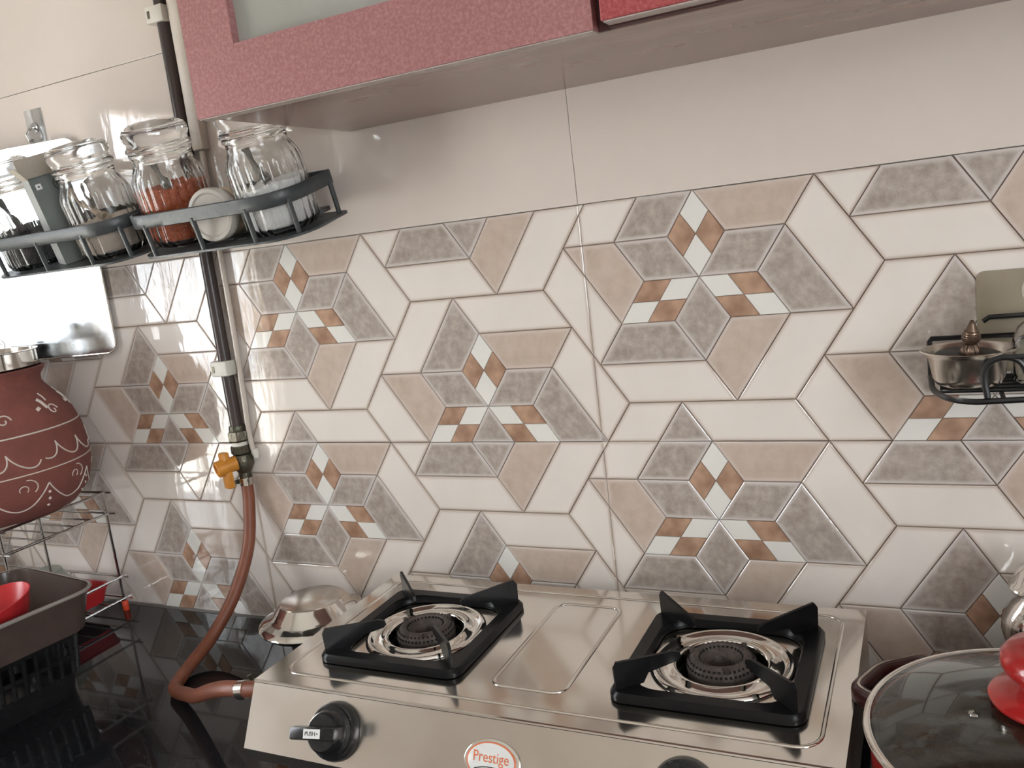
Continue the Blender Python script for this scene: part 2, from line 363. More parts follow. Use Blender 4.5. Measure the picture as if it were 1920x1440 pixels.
# ---------------------------------------------------------------- tiled wall
S = 0.6 / 9; H = 0.05
def rot60(p, k):
    a = k * PI / 3; x, y = p[0], p[1] * math.sqrt(3) / 2
    return (x * math.cos(a) - y * math.sin(a), (x * math.sin(a) + y * math.cos(a)) / (math.sqrt(3) / 2))
PIECES = []
for k in range(6):
    rh = [(0, 0), (.5, 1), (0, 2), (-.5, 1)]
    if k % 2: PIECES.append(('g%d' % k, [rot60(p, k) for p in rh], M_GREY, 0))
    else:
        for q, (dx, dy, m) in enumerate(((0, 0, M_WHITE), (.25, .5, M_BROWN), (-.25, .5, M_BROWN), (0, 1, M_WHITE))):
            PIECES.append(('c%d%d' % (k, q), [rot60((p[0] / 2 + dx, p[1] / 2 + dy), k) for p in rh], m, 1))
    PIECES.append(('t%d' % k, [rot60(p, k) for p in [(0, 2), (2, 2), (1.5, 1), (.5, 1)]], M_GREY if k % 2 else M_PINK, 0))
    PIECES.append(('p%d' % k, [rot60(p, k) for p in [(1.5, 1), (2, 2), (3, 0), (2.5, -1)]], M_CREAM, 0))
def ccw(P):
    a = sum(P[i][0] * P[(i + 1) % len(P)][1] - P[(i + 1) % len(P)][0] * P[i][1] for i in range(len(P)))
    return P if a > 0 else P[::-1]
def clip(P, x0, x1, z0, z1):
    for ax, val, sg in ((0, x0, 1), (0, x1, -1), (1, z0, 1), (1, z1, -1)):
        out = []
        for i in range(len(P)):
            a, b = P[i], P[(i + 1) % len(P)]; da, db = sg * (a[ax] - val), sg * (b[ax] - val)
            if da >= -1e-9: out.append(a)
            if (da > 1e-9 and db < -1e-9) or (da < -1e-9 and db > 1e-9):
                t = da / (da - db); out.append((a[0] + (b[0] - a[0]) * t, a[1] + (b[1] - a[1]) * t))
        P = out
        if len(P) < 3: return []
    Q = []
    for p in P:
        if not Q or math.hypot(p[0] - Q[-1][0], p[1] - Q[-1][1]) > 4e-4: Q.append(p)
    if len(Q) > 1 and math.hypot(Q[0][0] - Q[-1][0], Q[0][1] - Q[-1][1]) < 4e-4: Q.pop()
    return Q if len(Q) >= 3 else []
def area(P): return 0.5 * abs(sum(P[i][0] * P[(i + 1) % len(P)][1] - P[(i + 1) % len(P)][0] * P[i][1] for i in range(len(P))))
def inset(P, d):
    n = len(P); L = []
    for i in range(n):
        a, b = P[i], P[(i + 1) % n]; ex, ey = b[0] - a[0], b[1] - a[1]; l = math.hypot(ex, ey)
        L.append((a[0] - ey / l * d, a[1] + ex / l * d, ex / l, ey / l))
    out = []
    for i in range(n):
        x1, y1, dx1, dy1 = L[i - 1]; x2, y2, dx2, dy2 = L[i]
        den = dx1 * dy2 - dy1 * dx2
        if abs(den) < 1e-6: out.append((x2, y2)); continue
        t = ((x2 - x1) * dy2 - (y2 - y1) * dx2) / den
        out.append((x1 + dx1 * t, y1 + dy1 * t))
    return out
def inradius(P):
    cx = sum(p[0] for p in P) / len(P); cy = sum(p[1] for p in P) / len(P); m = 9
    for i in range(len(P)):
        a, b = P[i], P[(i + 1) % len(P)]; l = math.hypot(b[0] - a[0], b[1] - a[1])
        m = min(m, abs((b[0] - a[0]) * (a[1] - cy) - (a[0] - cx) * (b[1] - a[1])) / l)
    return m
YP = 0.0022      # backing face; pieces stand 2.2 mm proud of it, their faces at y = 0
def piece_geo(P, small, origin):
    P = ccw(P); ri = inradius(P); j = 0.0002 if small else 0.0006
    bv = 0.0005 if small else 0.0011; rm = 0.0012 if small else 0.0052
    def good(Q):
        return all((Q[(i + 1) % len(Q)][0] - Q[i][0]) * (P[(i + 1) % len(P)][0] - P[i][0]) + (Q[(i + 1) % len(Q)][1] - Q[i][1]) * (P[(i + 1) % len(P)][1] - P[i][1]) > 0 for i in range(len(P)))
    def safe(d):
        for _ in range(14):
            Q = inset(P, d)
            if good(Q): return Q
            d *= .6
        return P
    if not good(inset(P, j + bv + rm)):
        for _ in range(14):
            if good(inset(P, j + bv + rm)): break
            j *= .7; bv *= .7; rm *= .7
    R = [safe(j), safe(j + bv), safe(j + bv + rm)]
    n = len(P); vs = []
    for q, (ring, y) in enumerate(zip([R[0]] + R, (YP, 0.0007, 0.0, 0.0))):
        vs += [(p[0] - origin[0], y, p[1] - origin[1]) for p in ring]
    fs = []
    for q in range(3):
        fs += [(q * n + i, q * n + (i + 1) % n, (q + 1) * n + (i + 1) % n, (q + 1) * n + i) for i in range(n)]
    fs.append(tuple(range(3 * n, 4 * n)))
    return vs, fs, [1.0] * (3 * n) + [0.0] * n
def piece_mesh(name, parts, material):
    me = bpy.data.meshes.new(name); V = []; F = []; A = []
    for v, f, a in parts:
        o = len(V); V += v; F += [tuple(i + o for i in q) for q in f]; A += a
    me.from_pydata(V, [], F)
    b = bmesh.new(); b.from_mesh(me); bmesh.ops.recalc_face_normals(b, faces=b.faces[:])
    if sum(f.normal.y * f.calc_area() for f in b.faces) > 0: bmesh.ops.reverse_faces(b, faces=b.faces[:])
    b.to_mesh(me); b.free()
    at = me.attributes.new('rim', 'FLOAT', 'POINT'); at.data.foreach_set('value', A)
    me.materials.append(material); return me
X0 = -0.1413
def backing(x0, x1, z0, z1, m, name):
    g = 0.0004
    r = MB().box(x0 + g, x1 - g, YP, 0.0118, z0 + g, z1 - g).build(name, m, wall_back, None)
    return r
MESHC = {}
for col in range(-3, 3):
    x0, x1 = X0 + .6 * col, X0 + .6 * (col + 1); x0 = max(x0, XL); x1 = min(x1, XR)
    if col == 2: x1 = XR
    for (z0, z1) in ((-.2, .1), (-.5, -.2)):
        panel = backing(x0, x1, z0, z1, M_JOINT, 'tile_panel')
        rest = {}
        for i in range(-4, 5):
            for j in range(-3, 3):
                for (cx, cz) in ((9 * i, 6 * j), (9 * i + 4.5, 6 * j - 3)):
                    if (cx + 4) * S < x0 or (cx - 4) * S > x1 or (cz + 4) * H < z0 or (cz - 4) * H > z1: continue
                    for key, P, m, small in PIECES:
                        Q0 = [((p[0] + cx) * S, (p[1] + cz) * H) for p in P]
                        Q = clip(Q0, x0 - .0003, x1 + .0003, z0 - .0003, z1 + .0003)
                        if not Q or area(Q) < 1.2e-5: continue
                        o = (cx * S, cz * H)
                        if col == 2:
                            rest.setdefault(m.name, (m, []))[1].append(piece_geo(Q, small, (0, 0))); continue
                        if abs(area(Q) - area(Q0)) < 1e-7:
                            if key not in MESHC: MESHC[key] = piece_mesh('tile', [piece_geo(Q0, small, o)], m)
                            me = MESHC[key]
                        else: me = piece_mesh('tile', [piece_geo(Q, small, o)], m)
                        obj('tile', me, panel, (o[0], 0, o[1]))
        for nm, (m, lst) in rest.items():
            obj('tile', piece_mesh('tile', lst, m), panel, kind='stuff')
# plain cream tiles above, cut tiles below the patterned rows
for col in range(-3, 3):
    x0, x1 = max(X0 + .6 * col, XL), min(X0 + .6 * (col + 1), XR)
    if col == 2: x1 = XR
    for z0, z1 in ((.1, .4), (.4, .7), (.7, 1.0), (1.0, ZC)):
        g = 0.0004
        MB().box(x0 + g, x1 - g, 0.0, 0.0118, z0 + g, z1 - g, bev=0.0005).build('tile', M_PLAIN, wall_back, None)

# ---------------------------------------------------------------- counter
ct = thing('kitchen_counter', 'polished black granite kitchen counter running along the tiled wall', 'counter', (0, 0, ZF))
MB().box(XL + .002, XR - .002, -.62, -.001, ZT - .03 - ZF, ZT - ZF, bev=.004).build('worktop', M_GRANITE, ct, None)
MB().box(XL + .002, XR - .002, -.57, -.001, .0, ZT - .0305 - ZF).build('base_cabinet', M_UNDER, ct, None)
for i in range(5):
    x = XL + .06 + i * .66
    d = MB().box(x, x + .63, -.588, -.5705, .10, ZT - .06 - ZF, bev=.003).build('door', M_DOOR, ct)
    MB().tube([(x + .56, -.588, .62), (x + .56, -.61, .62), (x + .56, -.61, .74), (x + .56, -.588, .74)], .005, 8).build('handle', M_STEELP, d)

# ================================================================== WALL CABINET
cab = thing('wall_cabinet', 'dusty rose wall cabinet with a glazed door above the splashback', 'cabinet', (-.46, 0, .237))
CW, CD, CH = 1.80, .252, .74
body = MB().box(.004, CW, -CD, -.0005, 0, .018).build('bottom_panel', M_UNDER, cab, None)
MB().box(.004, .022, -CD, -.0005, .0181, CH).build('side_panel', M_UNDER, cab, None)
MB().box(CW - .018, CW, -CD, -.0005, .0181, CH).build('side_panel', M_UNDER, cab, None)
MB().box(.0221, CW - .0181, -.012, -.0005, .0181, CH - .0181).build('back_panel', M_UNDER, cab, None)
MB().box(.0221, CW - .0181, -CD, -.0005, CH - .018, CH).build('top_panel', M_UNDER, cab, None)
MB().box(.0221, CW - .0181, -CD + .03, -.0121, .34, .356).build('inner_shelf', M_EDGE, cab, None)
def glazed_door(x0, x1, y0, z0, m, label, w=.066):
    t = .018
    mb = MB(); z1 = CH
    o = [(x0, z0), (x1, z0), (x1, z1), (x0, z1)]; i = [(x0 + w, z0 + w), (x1 - w, z0 + w), (x1 - w, z1 - w), (x0 + w, z1 - w)]
    vs = []; fs = []
    for y in (y0 - t, y0):
        vs += [(a, y, b) for a, b in o] + [(a, y, b) for a, b in i]
    for q in range(4):
        n = (q + 1) % 4
        fs += [(q, n, 4 + n, 4 + q), (8 + q, 12 + q, 12 + n, 8 + n), (q, 8 + q, 8 + n, n), (4 + q, 4 + n, 12 + n, 12 + q)]
    mb.add(vs, fs)
    d = mb.build('door', m, cab, None, label=label)
    MB().box(x0 + w + .0002, x1 - w - .0002, y0 - .008, y0 - .004, z0 + w + .0002, z1 - w - .0002).build('glass_pane', M_PANE, d, None)
    MB().box(x0 + .001, x1 - .001, y0 - t + .0015, y0 - .001, z0 - .0012, z0 - .0001).build('edge_band', M_EDGE, d, None)
    return d
glazed_door(-.004, .452, -CD - .0005, .0, M_DOOR, 'dusty rose door with a frosted glass pane')
def solid_door(x0, x1, y0, z0):
    d = MB().box(x0, x1, y0 - .018, y0, z0, CH, bev=.001).build('door', M_DOORR, cab, None, label='deep red solid door standing slightly proud')
    MB().box(x0 + .002, x1 - .002, y0 - .0165, y0 - .001, z0 - .0012, z0 - .0001).build('edge_band', M_EDGE, d, None)
    return d
solid_door(.462, .916, -CD - .009, .0035); solid_door(.922, 1.36, -CD - .009, .0035); solid_door(1.366, CW, -CD - .009, .0035)
MB().box(.4525, .4615, -CD - .004, -CD - .0005, .0, CH).build('gap_shade', M_GAPSHADE, cab, None)  # dark strips stand in for the shade inside the door gaps
MB().box(.4616, CW - .002, -CD - .0085, -CD - .0005, .001, .017).build('gap_shade', M_GAPSHADE, cab, None)

# ================================================================== GAS PIPE, VALVE, HOSE
PX, PY = -.7425, -.0130
pipe = thing('gas_pipe', 'dark vertical gas pipe with brass valve fixed on the tiled wall', 'pipe', (PX, PY, -.1735))
MB().tube([(0, 0, 0), (0, 0, ZC + .1735)], .0098, 16).build('pipe_tube', M_PIPE, pipe)
def lz(p, m, name, n=24, M=None, par=pipe): return MB().lathe(p, n, M).build(name, m, par)
lz([(0, .006), (.012, .006), (.0135, .001), (.0125, -.003), (0, -.003)], M_BRASS, 'flare_collar')
MB().lathe([(0, -.003), (.0155, -.003), (.0165, -.006), (.0165, -.017), (.0145, -.020), (0, -.020)], 6).build('hex_nut', M_BRASS, pipe, 20)
lz([(0, -.020), (.0125, -.020), (.0125, -.026), (0, -.026)], M_CLIP, 'seal_ring')
MB().lathe([(0, -.026), (.0145, -.026), (.0155, -.028), (.0155, -.038), (.013, -.040), (0, -.040)], 8).build('hex_nut', M_BRASS, pipe, 20)
lz([(0, -.040), (.014, -.041), (.0165, -.048), (.0165, -.058), (.013, -.066), (.010, -.070), (.010, -.082), (0, -.082)], M_BRASS, 'valve_body')
lev = MB().tube([(-.003, -.012, -.052), (-.016, -.034, -.054)], .012, 20)
lev = lev.build('valve_lever', M_YELLOW, pipe, label='yellow plastic valve lever')
MB().lathe([(.0082, 0), (.0130, 0), (.0130, .014), (.0105, .015), (.0082, .008)], 24, Matrix.Translation((-.012, -.027, -.0535)) @ Matrix.Rotation(math.radians(100), 4, Vector((.86, -.5, 0))) ).build('lever_hub', M_YELLOW, lev)
MB().lathe([(0, 0), (.0085, 0), (.0085, .002), (0, .002)], 20, Matrix.Translation((-.0140, -.0305, -.0537)) @ Matrix.Rotation(math.radians(100), 4, Vector((.86, -.5, 0)))).build('lever_recess', M_BRASS, lev)
MB().box(-.011, .011, -.006, .006, -.032, .026, bev=.003, M=Matrix.Translation((-.014, -.024, -.058)) @ Matrix.Rotation(math.radians(-28), 4, 'Z') @ Matrix.Rotation(math.radians(-6), 4, 'Y')).build('lever_arm', M_YELLOW, lev)
for z in (.098, .62, 1.15):
    c = MB().box(-.022, .0115, -.0125, .0120, -.012, .012, bev=.003, M=Matrix.Translation((0, 0, z))).build('pipe_clip', M_CLIP, pipe)
    MB().box(-.0165, -.0125, -.0132, -.0126, -.005, .005, M=Matrix.Translation((0, 0, z))).build('clip_slot', M_BRASS, c, None)

cond = [(-0.7205, -.008, ZC - .01), (-0.7205, -.008, .25), (-0.7210, -.008, 0), (-0.7235, -.008, -.10), (-0.7265, -.008, -.18), (-0.7235, -.008, -.215)]
con = thing('cable_conduit', 'cream painted cable conduit running beside the dark gas pipe', 'conduit', (-.7185, -.008, -.215))
MB().tube([(p[0] + .7205, p[1] + .008, p[2] + .215) for p in catmull([cond[1], cond[2], cond[3], cond[4], cond[5]], 6)], .0042, 10).build('cable', M_CABLE, con)
MB().box(-.0095, .012, -.010, .0075, .4655, ZC + .205, bev=.003).build('trunking', M_CABLE, con)
MB().lathe([(0, -.008), (.004, -.007), (.0055, 0), (.005, .008), (0, .009)], 16).build('end_cap', M_CLIP, con)

hz = ZT + .0101
hose_pts = [(-.7425, -.013, -.242), (-.7425, -.0135, -.262), (-.741, -.019, -.30), (-.737, -.041, -.36), (-.740, -.083, -.42), (-.752, -.130, -.468),
            (-.752, -.178, hz + .004), (-.738, -.216, hz), (-.728, -.232, hz), (-.712, -.241, hz + .001), (-.685, -.252, hz + .008), (-.64, -.274, -.468), (-.58, -.302, -.437), (-.535, -.316, -.419), (-.500, -.320, -.413), (-.478, -.320, -.410)]
hose = thing('gas_hose', 'orange rubber gas hose looping from the valve down to the stove', 'hose', (-.7425, -.013, -.242))
hb = Vector((-.7425, -.013, -.242))
MB().tube([p - hb for p in catmull(hose_pts, 8)], .0095, 14).build('hose_tube', M_HOSE, hose)
def clamp(c, d, name='hose_clamp'):
    d = Vector(d).normalized(); q = d.to_track_quat('Z', 'Y').to_matrix().to_4x4()
    M = Matrix.Translation(Vector(c) - hb) @ q
    o = MB().lathe([(.0097, -.006), (.0112, -.006), (.0112, .006), (.0097, .006), (.0097, -.006)], 24, M).build(name, M_STEELP, hose)
    MB().box(.010, .019, -.005, .005, -.005, .005, bev=.001, M=M).tube([(.0145, -.011, 0), (.0145, .011, 0)], .003, 8, M=M).build('clamp_screw', M_BRASS, o)
clamp((-.7425, -.0133, -.258), (0, .0, 1)); clamp((-.502, -.320, -.414), (1, -.0, .2))

# ================================================================== GAS STOVE
SX0, SX1, SY0, SY1, SZ = -.462, .167, -.338, -.042, -.385
st = thing('gas_stove', 'two burner stainless steel gas stove standing on the black counter', 'stove', (SX0, SY1, ZT))
SB = Vector((SX0, SY1, ZT)); STM = Matrix.Translation(-SB)
W = SX1 - SX0; T = SZ - ZT     # local: x 0..W, y 0..-(depth), z 0..T
D = SY1 - SY0
BX = (-.319 - SX0, .037 - SX0); BY = -.195 - SY1; BR = .066
# top sheet: slightly dished, with two burner openings and pressed borders
top = MB()
outer = rrect(0, W, -D, 0, .0018, 3)
top.plate(outer, [circ(bx, BY, .0500, 48) for bx in BX], T - .004, T)
topo = top.build('top_sheet', M_STEELT, st, None)
def bead(path, r=.0022, name='pressed_bead'):
    MB().tube([(p[0], p[1], T - .0008) for p in path], r, 8, closed=True).build(name, M_STEELT, topo, 60)
bead(rrect(.022, W - .022, -D + .022, -.020, .022, 6), .0024)
# centre recess, a shallow tray standing as a framed step
rc0, rc1 = -.187 - SX0, -.104 - SX0
bead(rrect(rc0, rc1, -.285 - SY1, -.088 - SY1, .014, 6), .0026)
# front fascia (slopes outward), side skirts, back skirt, lower lip
fy0, fz0, fy1, fz1 = -D, T - .0005, -.372 - SY1, -.450 - ZT
fas = MB(); fv = [(0, fy0, fz0), (W, fy0, fz0), (W, fy1, fz1), (0, fy1, fz1), (W, fy1 + .006, fz1 - .017), (0, fy1 + .006, fz1 - .017)]
fas.add(fv, [(0, 3, 2, 1), (3, 5, 4, 2)])
fas.add([(p[0], p[1] + .003, p[2] - .001) for p in fv], [(0, 1, 2, 3), (3, 2, 4, 5)])
fas.build('front_fascia', M_STEEL, st, 25)
MB().tube([(0, fy0 + .0005, fz0 - .0015), (W, fy0 + .0005, fz0 - .0015)], .0022, 8).build('fascia_edge', M_STEELP, topo)
for x in (0, W - .002):
    sk = [(-.0005, T - .0045), (fy0 + .004, T - .0045), (fy1 + .0065, fz1), (fy1 + .011, fz1 - .016), (-.0005, fz1 - .016)]
    MB().prism(sk, lambda a, b, t, x=x: (x + .002 * t, a, b)).build('side_skirt', M_STEEL, st, None)
MB().box(.0021, W - .0021, -.0025, -.0006, fz1 - .016, T - .0045).build('back_skirt', M_STEEL, st, None)
MB().box(.003, W - .003, -D - .02, -.003, fz1 - .014, fz1 - .010).build('bottom_pan', M_BLACKP, st, None)
for x in (.05, W - .05):
    for y in (-.04, -D + .01):
        MB().lathe([(0, 0), (.016, 0), (.017, .004), (.013, fz1 - .0142), (0, fz1 - .0142)], 20, Matrix.Translation((x, y, 0))).build('leg', M_BLACKP, st)
MB().tube([(-.012, -.320 - SY1, -.4095 - ZT), (-.001, -.320 - SY1, -.409 - ZT)], .006, 12).build('gas_inlet', M_BRASS, st)

def pan_support(cx):
    a = .0935; h0 = .0015; zt = T + .010
    ring = []
    out0 = rrect(-a, a, -a, a, .016, 6); out1 = rrect(-a + .003, a - .003, -a + .003, a - .003, .014, 6)
    in1 = rrect(-a + .0165, a - .0165, -a + .0165, a - .0165, .030, 6); in0 = rrect(-a + .0195, a - .0195, -a + .0195, a - .0195, .032, 6)
    P = lambda L, z: [(cx + p[0], BY + p[1], z) for p in L]
    mb = loft([P(out0, T + .001), P(out0, T + .006), P(out1, zt), P(in1, zt), P(in0, T + .004), P(in0, T + .001), P(out0, T + .001)], caps=False)
    ps = mb.build('pan_support', M_ENAMEL, st, 40, label='black enamelled pan support with four blades')
    for q in range(4):
        ang = PI / 4 + q * PI / 2
        dx, dy = math.cos(ang), math.sin(ang)
        r0 = a * 1.414 - .012
        prof = [(r0, T + .008), (r0 + .001, T + .032), (r0 - .003, T + .038), (r0 - .066, T + .032), (r0 - .073, T + .029), (r0 - .074, T + .024), (r0 - .070, T + .021), (r0 - .036, T + .018), (r0 - .030, T + .009)]
        nx, ny = -dy, dx; t = .0017
        MB().prism(prof, lambda r, z, s: (cx + dx * r + nx * (t if s else -t), BY + dy * r + ny * (t if s else -t), z)).build('support_blade', M_ENAMEL, ps, None)
    return ps
def burner(cx):
    M = Matrix.Translation((cx, BY, T))
    MB().lathe([(.0735, .0002), (.0730, .0022), (.0705, .0046), (.0685, .0050), (.0665, .0042), (.0640, .0012), (.0615, .0008), (.0530, .0010), (.0505, .0036), (.0485, .0042), (.0465, .0036), (.0455, .0), (.0455, -.010), (.0475, -.010), (.0485, .0002), (.0735, .0002)], 64, M).build('drip_ring', M_STEELP, st, 60)
    MB().lathe([(0, -.030), (.0475, -.030), (.0475, -.0105), (.0450, -.0105), (.0450, -.028), (0, -.028)], 40, M).build('mixing_bowl', M_HOLE, st)
    b = MB().lathe([(0, -.026), (.033, -.026), (.0345, -.012), (.0350, -.003), (.0345, -.0015), (.0356, -.0005), (.0356, .0025), (.0330, .0085), (.0275, .0125), (.0240, .0120), (.0195, .006), (.0155, .003), (.0135, -.003), (.013, -.010), (0, -.010)], 48, M).build('burner', M_BURNER, st, 40, label='dark burnt brass burner head')
    hp = MB()
    for (r, z, n, s) in ((.0347, .0048, 46, .0010), (.0322, .0092, 40, .0009), (.0220, .0096, 30, .0009)):
        for i in range(n):
            t = 2 * PI * i / n
            hp.box(-s, s, -s, s, -s, s, M=M @ Matrix.Translation((r * math.cos(t), r * math.sin(t), z)) @ Matrix.Rotation(t, 4, 'Z'))
    hp.build('flame_ports', M_HOLE, b, None, kind='stuff')
    for i in range(3):
        t = .9 + i * 2.1
        MB().lathe([(0, .007), (.0028, .007), (.003, .0140), (0, .0150)], 10, M @ Matrix.Translation((.031 * math.cos(t), .031 * math.sin(t), 0))).build('burner_pin', M_BURNER, b)
for bx in BX: pan_support(bx); burner(bx)
# fascia frame: u along x, v up the slope, n outward
fn = Vector((0, fz1 - fz0, -(fy1 - fy0))).normalized(); fn = fn if fn.y < 0 else -fn
fu = Vector((1, 0, 0)); fvv = fn.cross(fu).normalized(); fvv = fvv if fvv.z > 0 else -fvv
def fas_M(x, tt, off=0.0):
    c = Vector((x, fy0 + (fy1 - fy0) * tt, fz0 + (fz1 - fz0) * tt)) + fn * off
    return Matrix(((fu.x, fvv.x, fn.x, c.x), (fu.y, fvv.y, fn.y, c.y), (fu.z, fvv.z, fn.z, c.z), (0, 0, 0, 1)))
def knob(x, label):
    M = fas_M(x, .53)
    k = MB().lathe([(0, .0005), (.030, .0005), (.0305, .003), (.0285, .009), (.0262, .010), (.0262, .0125), (.0225, .015), (.0205, .024), (.018, .0265), (0, .0275)], 48, M).build('knob', M_BLACKP, st, 35, label=label)
    g = MB().box(-.032, .024, -.0065, .0065, .020, .039, bev=.002, M=M @ Matrix.Rotation(math.radians(6), 4, 'Z')).build('knob_grip', M_BLACKP, k)
    MB().box(-.013, .008, -.0046, .0046, .0391, .0395, M=M @ Matrix.Rotation(math.radians(6), 4, 'Z')).build('knob_label', M_BADGEW, k, None)
    t = text_mesh('PUSH \u25b8', .0056, M_HOLE, .0001)
    t.transform(M @ Matrix.Rotation(math.radians(6), 4, 'Z') @ Matrix.Translation((-.0025, 0, .0397))); obj('knob_lettering', t, k)
    return k
knob(-.340 - SX0, 'black plastic knob under the burner nearest the hose'); knob(.036 - SX0, 'black plastic knob under the burner beside the red pot')
M = fas_M(-.153 - SX0, .56)
bd = MB().lathe([(0, .0004), (1, .0004), (.98, .0022), (.90, .0030), (0, .0030)], 48, M @ Matrix.Diagonal((.0305, .0205, 1, 1))).build('badge', M_STEELP, st, 40, label='oval metal badge with orange lettering on white')
MB().lathe([(0, .0031), (.90, .0031), (.88, .0036), (0, .0036)], 48, M @ Matrix.Diagonal((.0300, .0200, 1, 1))).build('badge_border', M_BADGEO, bd)
MB().lathe([(0, .0037), (.84, .0037), (.82, .0041), (0, .0041)], 48, M @ Matrix.Diagonal((.0300, .0200, 1, 1))).build('badge_face', M_BADGEW, bd)
t = text_mesh('Prestige', .0122, M_BADGEO, .0001); t.transform(M @ Matrix.Translation((0, .0035, .0043)) @ Matrix.Diagonal((1, 1.15, 1, 1))); obj('badge_lettering', t, bd)
MB().tube([tuple(M @ Vector((-.017 + .034 * i / 12, -.0048 - .0030 * (2 * (i / 12) - 1) ** 2, .0043))) for i in range(13)], .0005, 6).build('badge_swoosh', M_HOLE, bd)

# ================================================================== HANGING SHELVES AND JARS
TILT = math.radians(15.4)
def shelf(x0, x1, label):
    Wd = x1 - x0; Dp = .139
    r = thing('wall_shelf', label, 'shelf', (x0, -.001, .141), (TILT, 0, 0), 'black wall shelves holding the jars')
    holes = []
    nx = 9
    for i in range(nx):
        for j in range(3):
            cx = Wd * (i + .9) / (nx + .8); cy = -.045 - j * .029 - (i % 2) * .006
            if (i in (0, nx - 1)) and j == 2: continue
            holes.append(circ(cx, cy, .0075, 8, .0035))
    outer = rrect(-.003, Wd + .012, -Dp - .003, -.0265, [.055, .010, .010, .040], 6)
    MB().plate(outer, holes, -.003, 0).build('shelf_base', M_SHELF, r, 30)
    def path(z, ins=0):
        P = [(ins, -.032, z)]
        for i in range(7): 
            a = PI + PI / 2 * i / 6; P.append((ins + .030 + .030 * math.cos(a), -Dp + ins + .030 + .030 * math.sin(a), z))
        for i in range(1, 8):
            u = i / 8; P.append((.030 + ins + (Wd - .080 - ins) * u, -Dp + ins, z))
        for i in range(9):
            a = -PI / 2 + PI / 2 * i / 8; P.append((Wd - ins - .050 + .050 * math.cos(a), -Dp + ins + .050 + .050 * math.sin(a), z))
        P.append((Wd - ins, -.032, z)); return P
    rail = path(.048)
    dense = []
    for a, b in zip(rail, rail[1:]):
        dense.append(a)
        if math.dist(a, b) > .02: dense.append(tuple((p + q) / 2 for p, q in zip(a, b)))
    dense.append(rail[-1])
    MB().ribbon(dense, .0185, .0036).build('guard_rail', M_SHELF, r, 45)
    MB().ribbon([(0, -.0285, .048), (Wd, -.0285, .048)], .0185, .003).build('back_rail', M_SHELF, r, 45)
    n = 0
    for px, py in ((.0, -.05), (.036, -Dp), (.036 + (Wd - .10) / 2, -Dp), (Wd - .062, -Dp), (Wd - .008, -Dp + .022), (Wd, -.035)):
        MB().tube([(px, py, -.001), (px, py, .044)], .0034, 10).build('rail_post', M_SHELF, r)
    for px in (.06, Wd - .05):
        MB().box(px - .012, px + .012, -.0280, -.0002, -.002, .004, bev=.001).build('wall_bracket', M_SHELF, r)
    bpy.context.view_layer.update()
    return r
shR = shelf(-.747, -.470, 'black wall shelf beside the cabinet, holding the chili and salt jars')
shL = shelf(-1.068, -.775, 'black wall shelf holding the seed jar, open carton and beige powder jar')

def on_shelf(sh, wx, depth, lift=.0006, lean=0.0, leany=0.0):
    M = sh.matrix_world @ Matrix.Translation((wx - sh.location.x, -depth, lift)) @ Matrix.Rotation(lean, 4, 'Y') @ Matrix.Rotation(leany, 4, 'X')
    return M
JR = .0485
def jar(label, M):
    r = thing('glass_jar', label, 'jar', group='fluted glass jars on the wall shelves'); r.matrix_world = M
    o = [(0, 0), (JR - .010, 0), (JR - .003, .003), (JR, .010), (JR, .088), (JR - .0015, .096), (JR - .007, .107), (JR - .0090, .111), (JR - .0090, .120), (JR - .0065, .122), (JR - .0065, .1255), (JR - .0085, .1275)]
    i = [(JR - .0110, .1275), (JR - .0118, .120), (JR - .0118, .110), (JR - .0045, .096), (JR - .0026, .088), (JR - .0026, .012), (JR - .008, .006), (0, .005)]
    MB().lathe(o + i, 192, None, flute=(24, .0011, .008, .092, JR - .0034)).build('jar_body', M_GLASS, r, 60)
    l0 = [(0, .1180), (JR - .0150, .1180), (JR - .0128, .1200), (JR - .0126, .1278), (JR - .0055, .1279), (JR - .0045, .1295), (JR - .0050, .1320), (JR - .0080, .1345), (JR - .0085, .1385), (JR - .0055, .1440), (JR - .0050, .1510), (JR - .0085, .1575), (JR - .0180, .1625), (0, .1645)]
    l1 = []
    MB().lathe(l0 + l1, 64).build('lid', M_GLASS, r, 60)
    return r
def fill(r, h, m, name, bumpy=.004, tilt=0.0, n=40, seed=1):
    rnd = random.Random(seed); R = JR - .0034
    mb = MB(); rings = 7; vs = [(0, 0, .0062)]; fs = []
    prof = [(R - .006, .0063), (R, .0125)]
    for (rr, z) in prof: vs += [(rr * math.cos(2 * PI * k / n), rr * math.sin(2 * PI * k / n), z) for k in range(n)]
    top = []
    for q in range(rings):
        rr = R * (1 - q / rings)
        for k in range(n):
            a = 2 * PI * k / n; x, y = rr * math.cos(a), rr * math.sin(a)
            vs.append((x, y, h + tilt * x + bumpy * (math.sin(x * 90 + seed) * math.cos(y * 110 + seed * 2)) + rnd.uniform(-.0006, .0006)))
    vs.append((0, 0, h + bumpy * .5)); L = len(vs) - 1
    for k in range(n): fs.append((0, 1 + (k + 1) % n, 1 + k))
    for q in range(rings + 1):
        for k in range(n): fs.append((1 + q * n + k, 1 + q * n + (k + 1) % n, 1 + (q + 1) * n + (k + 1) % n, 1 + (q + 1) * n + k))
    for k in range(n): fs.append((1 + (rings + 1) * n + k, 1 + (rings + 1) * n + (k + 1) % n, L))
    mb.add(vs, fs); return mb.build(name, m, r, 50, kind=None)
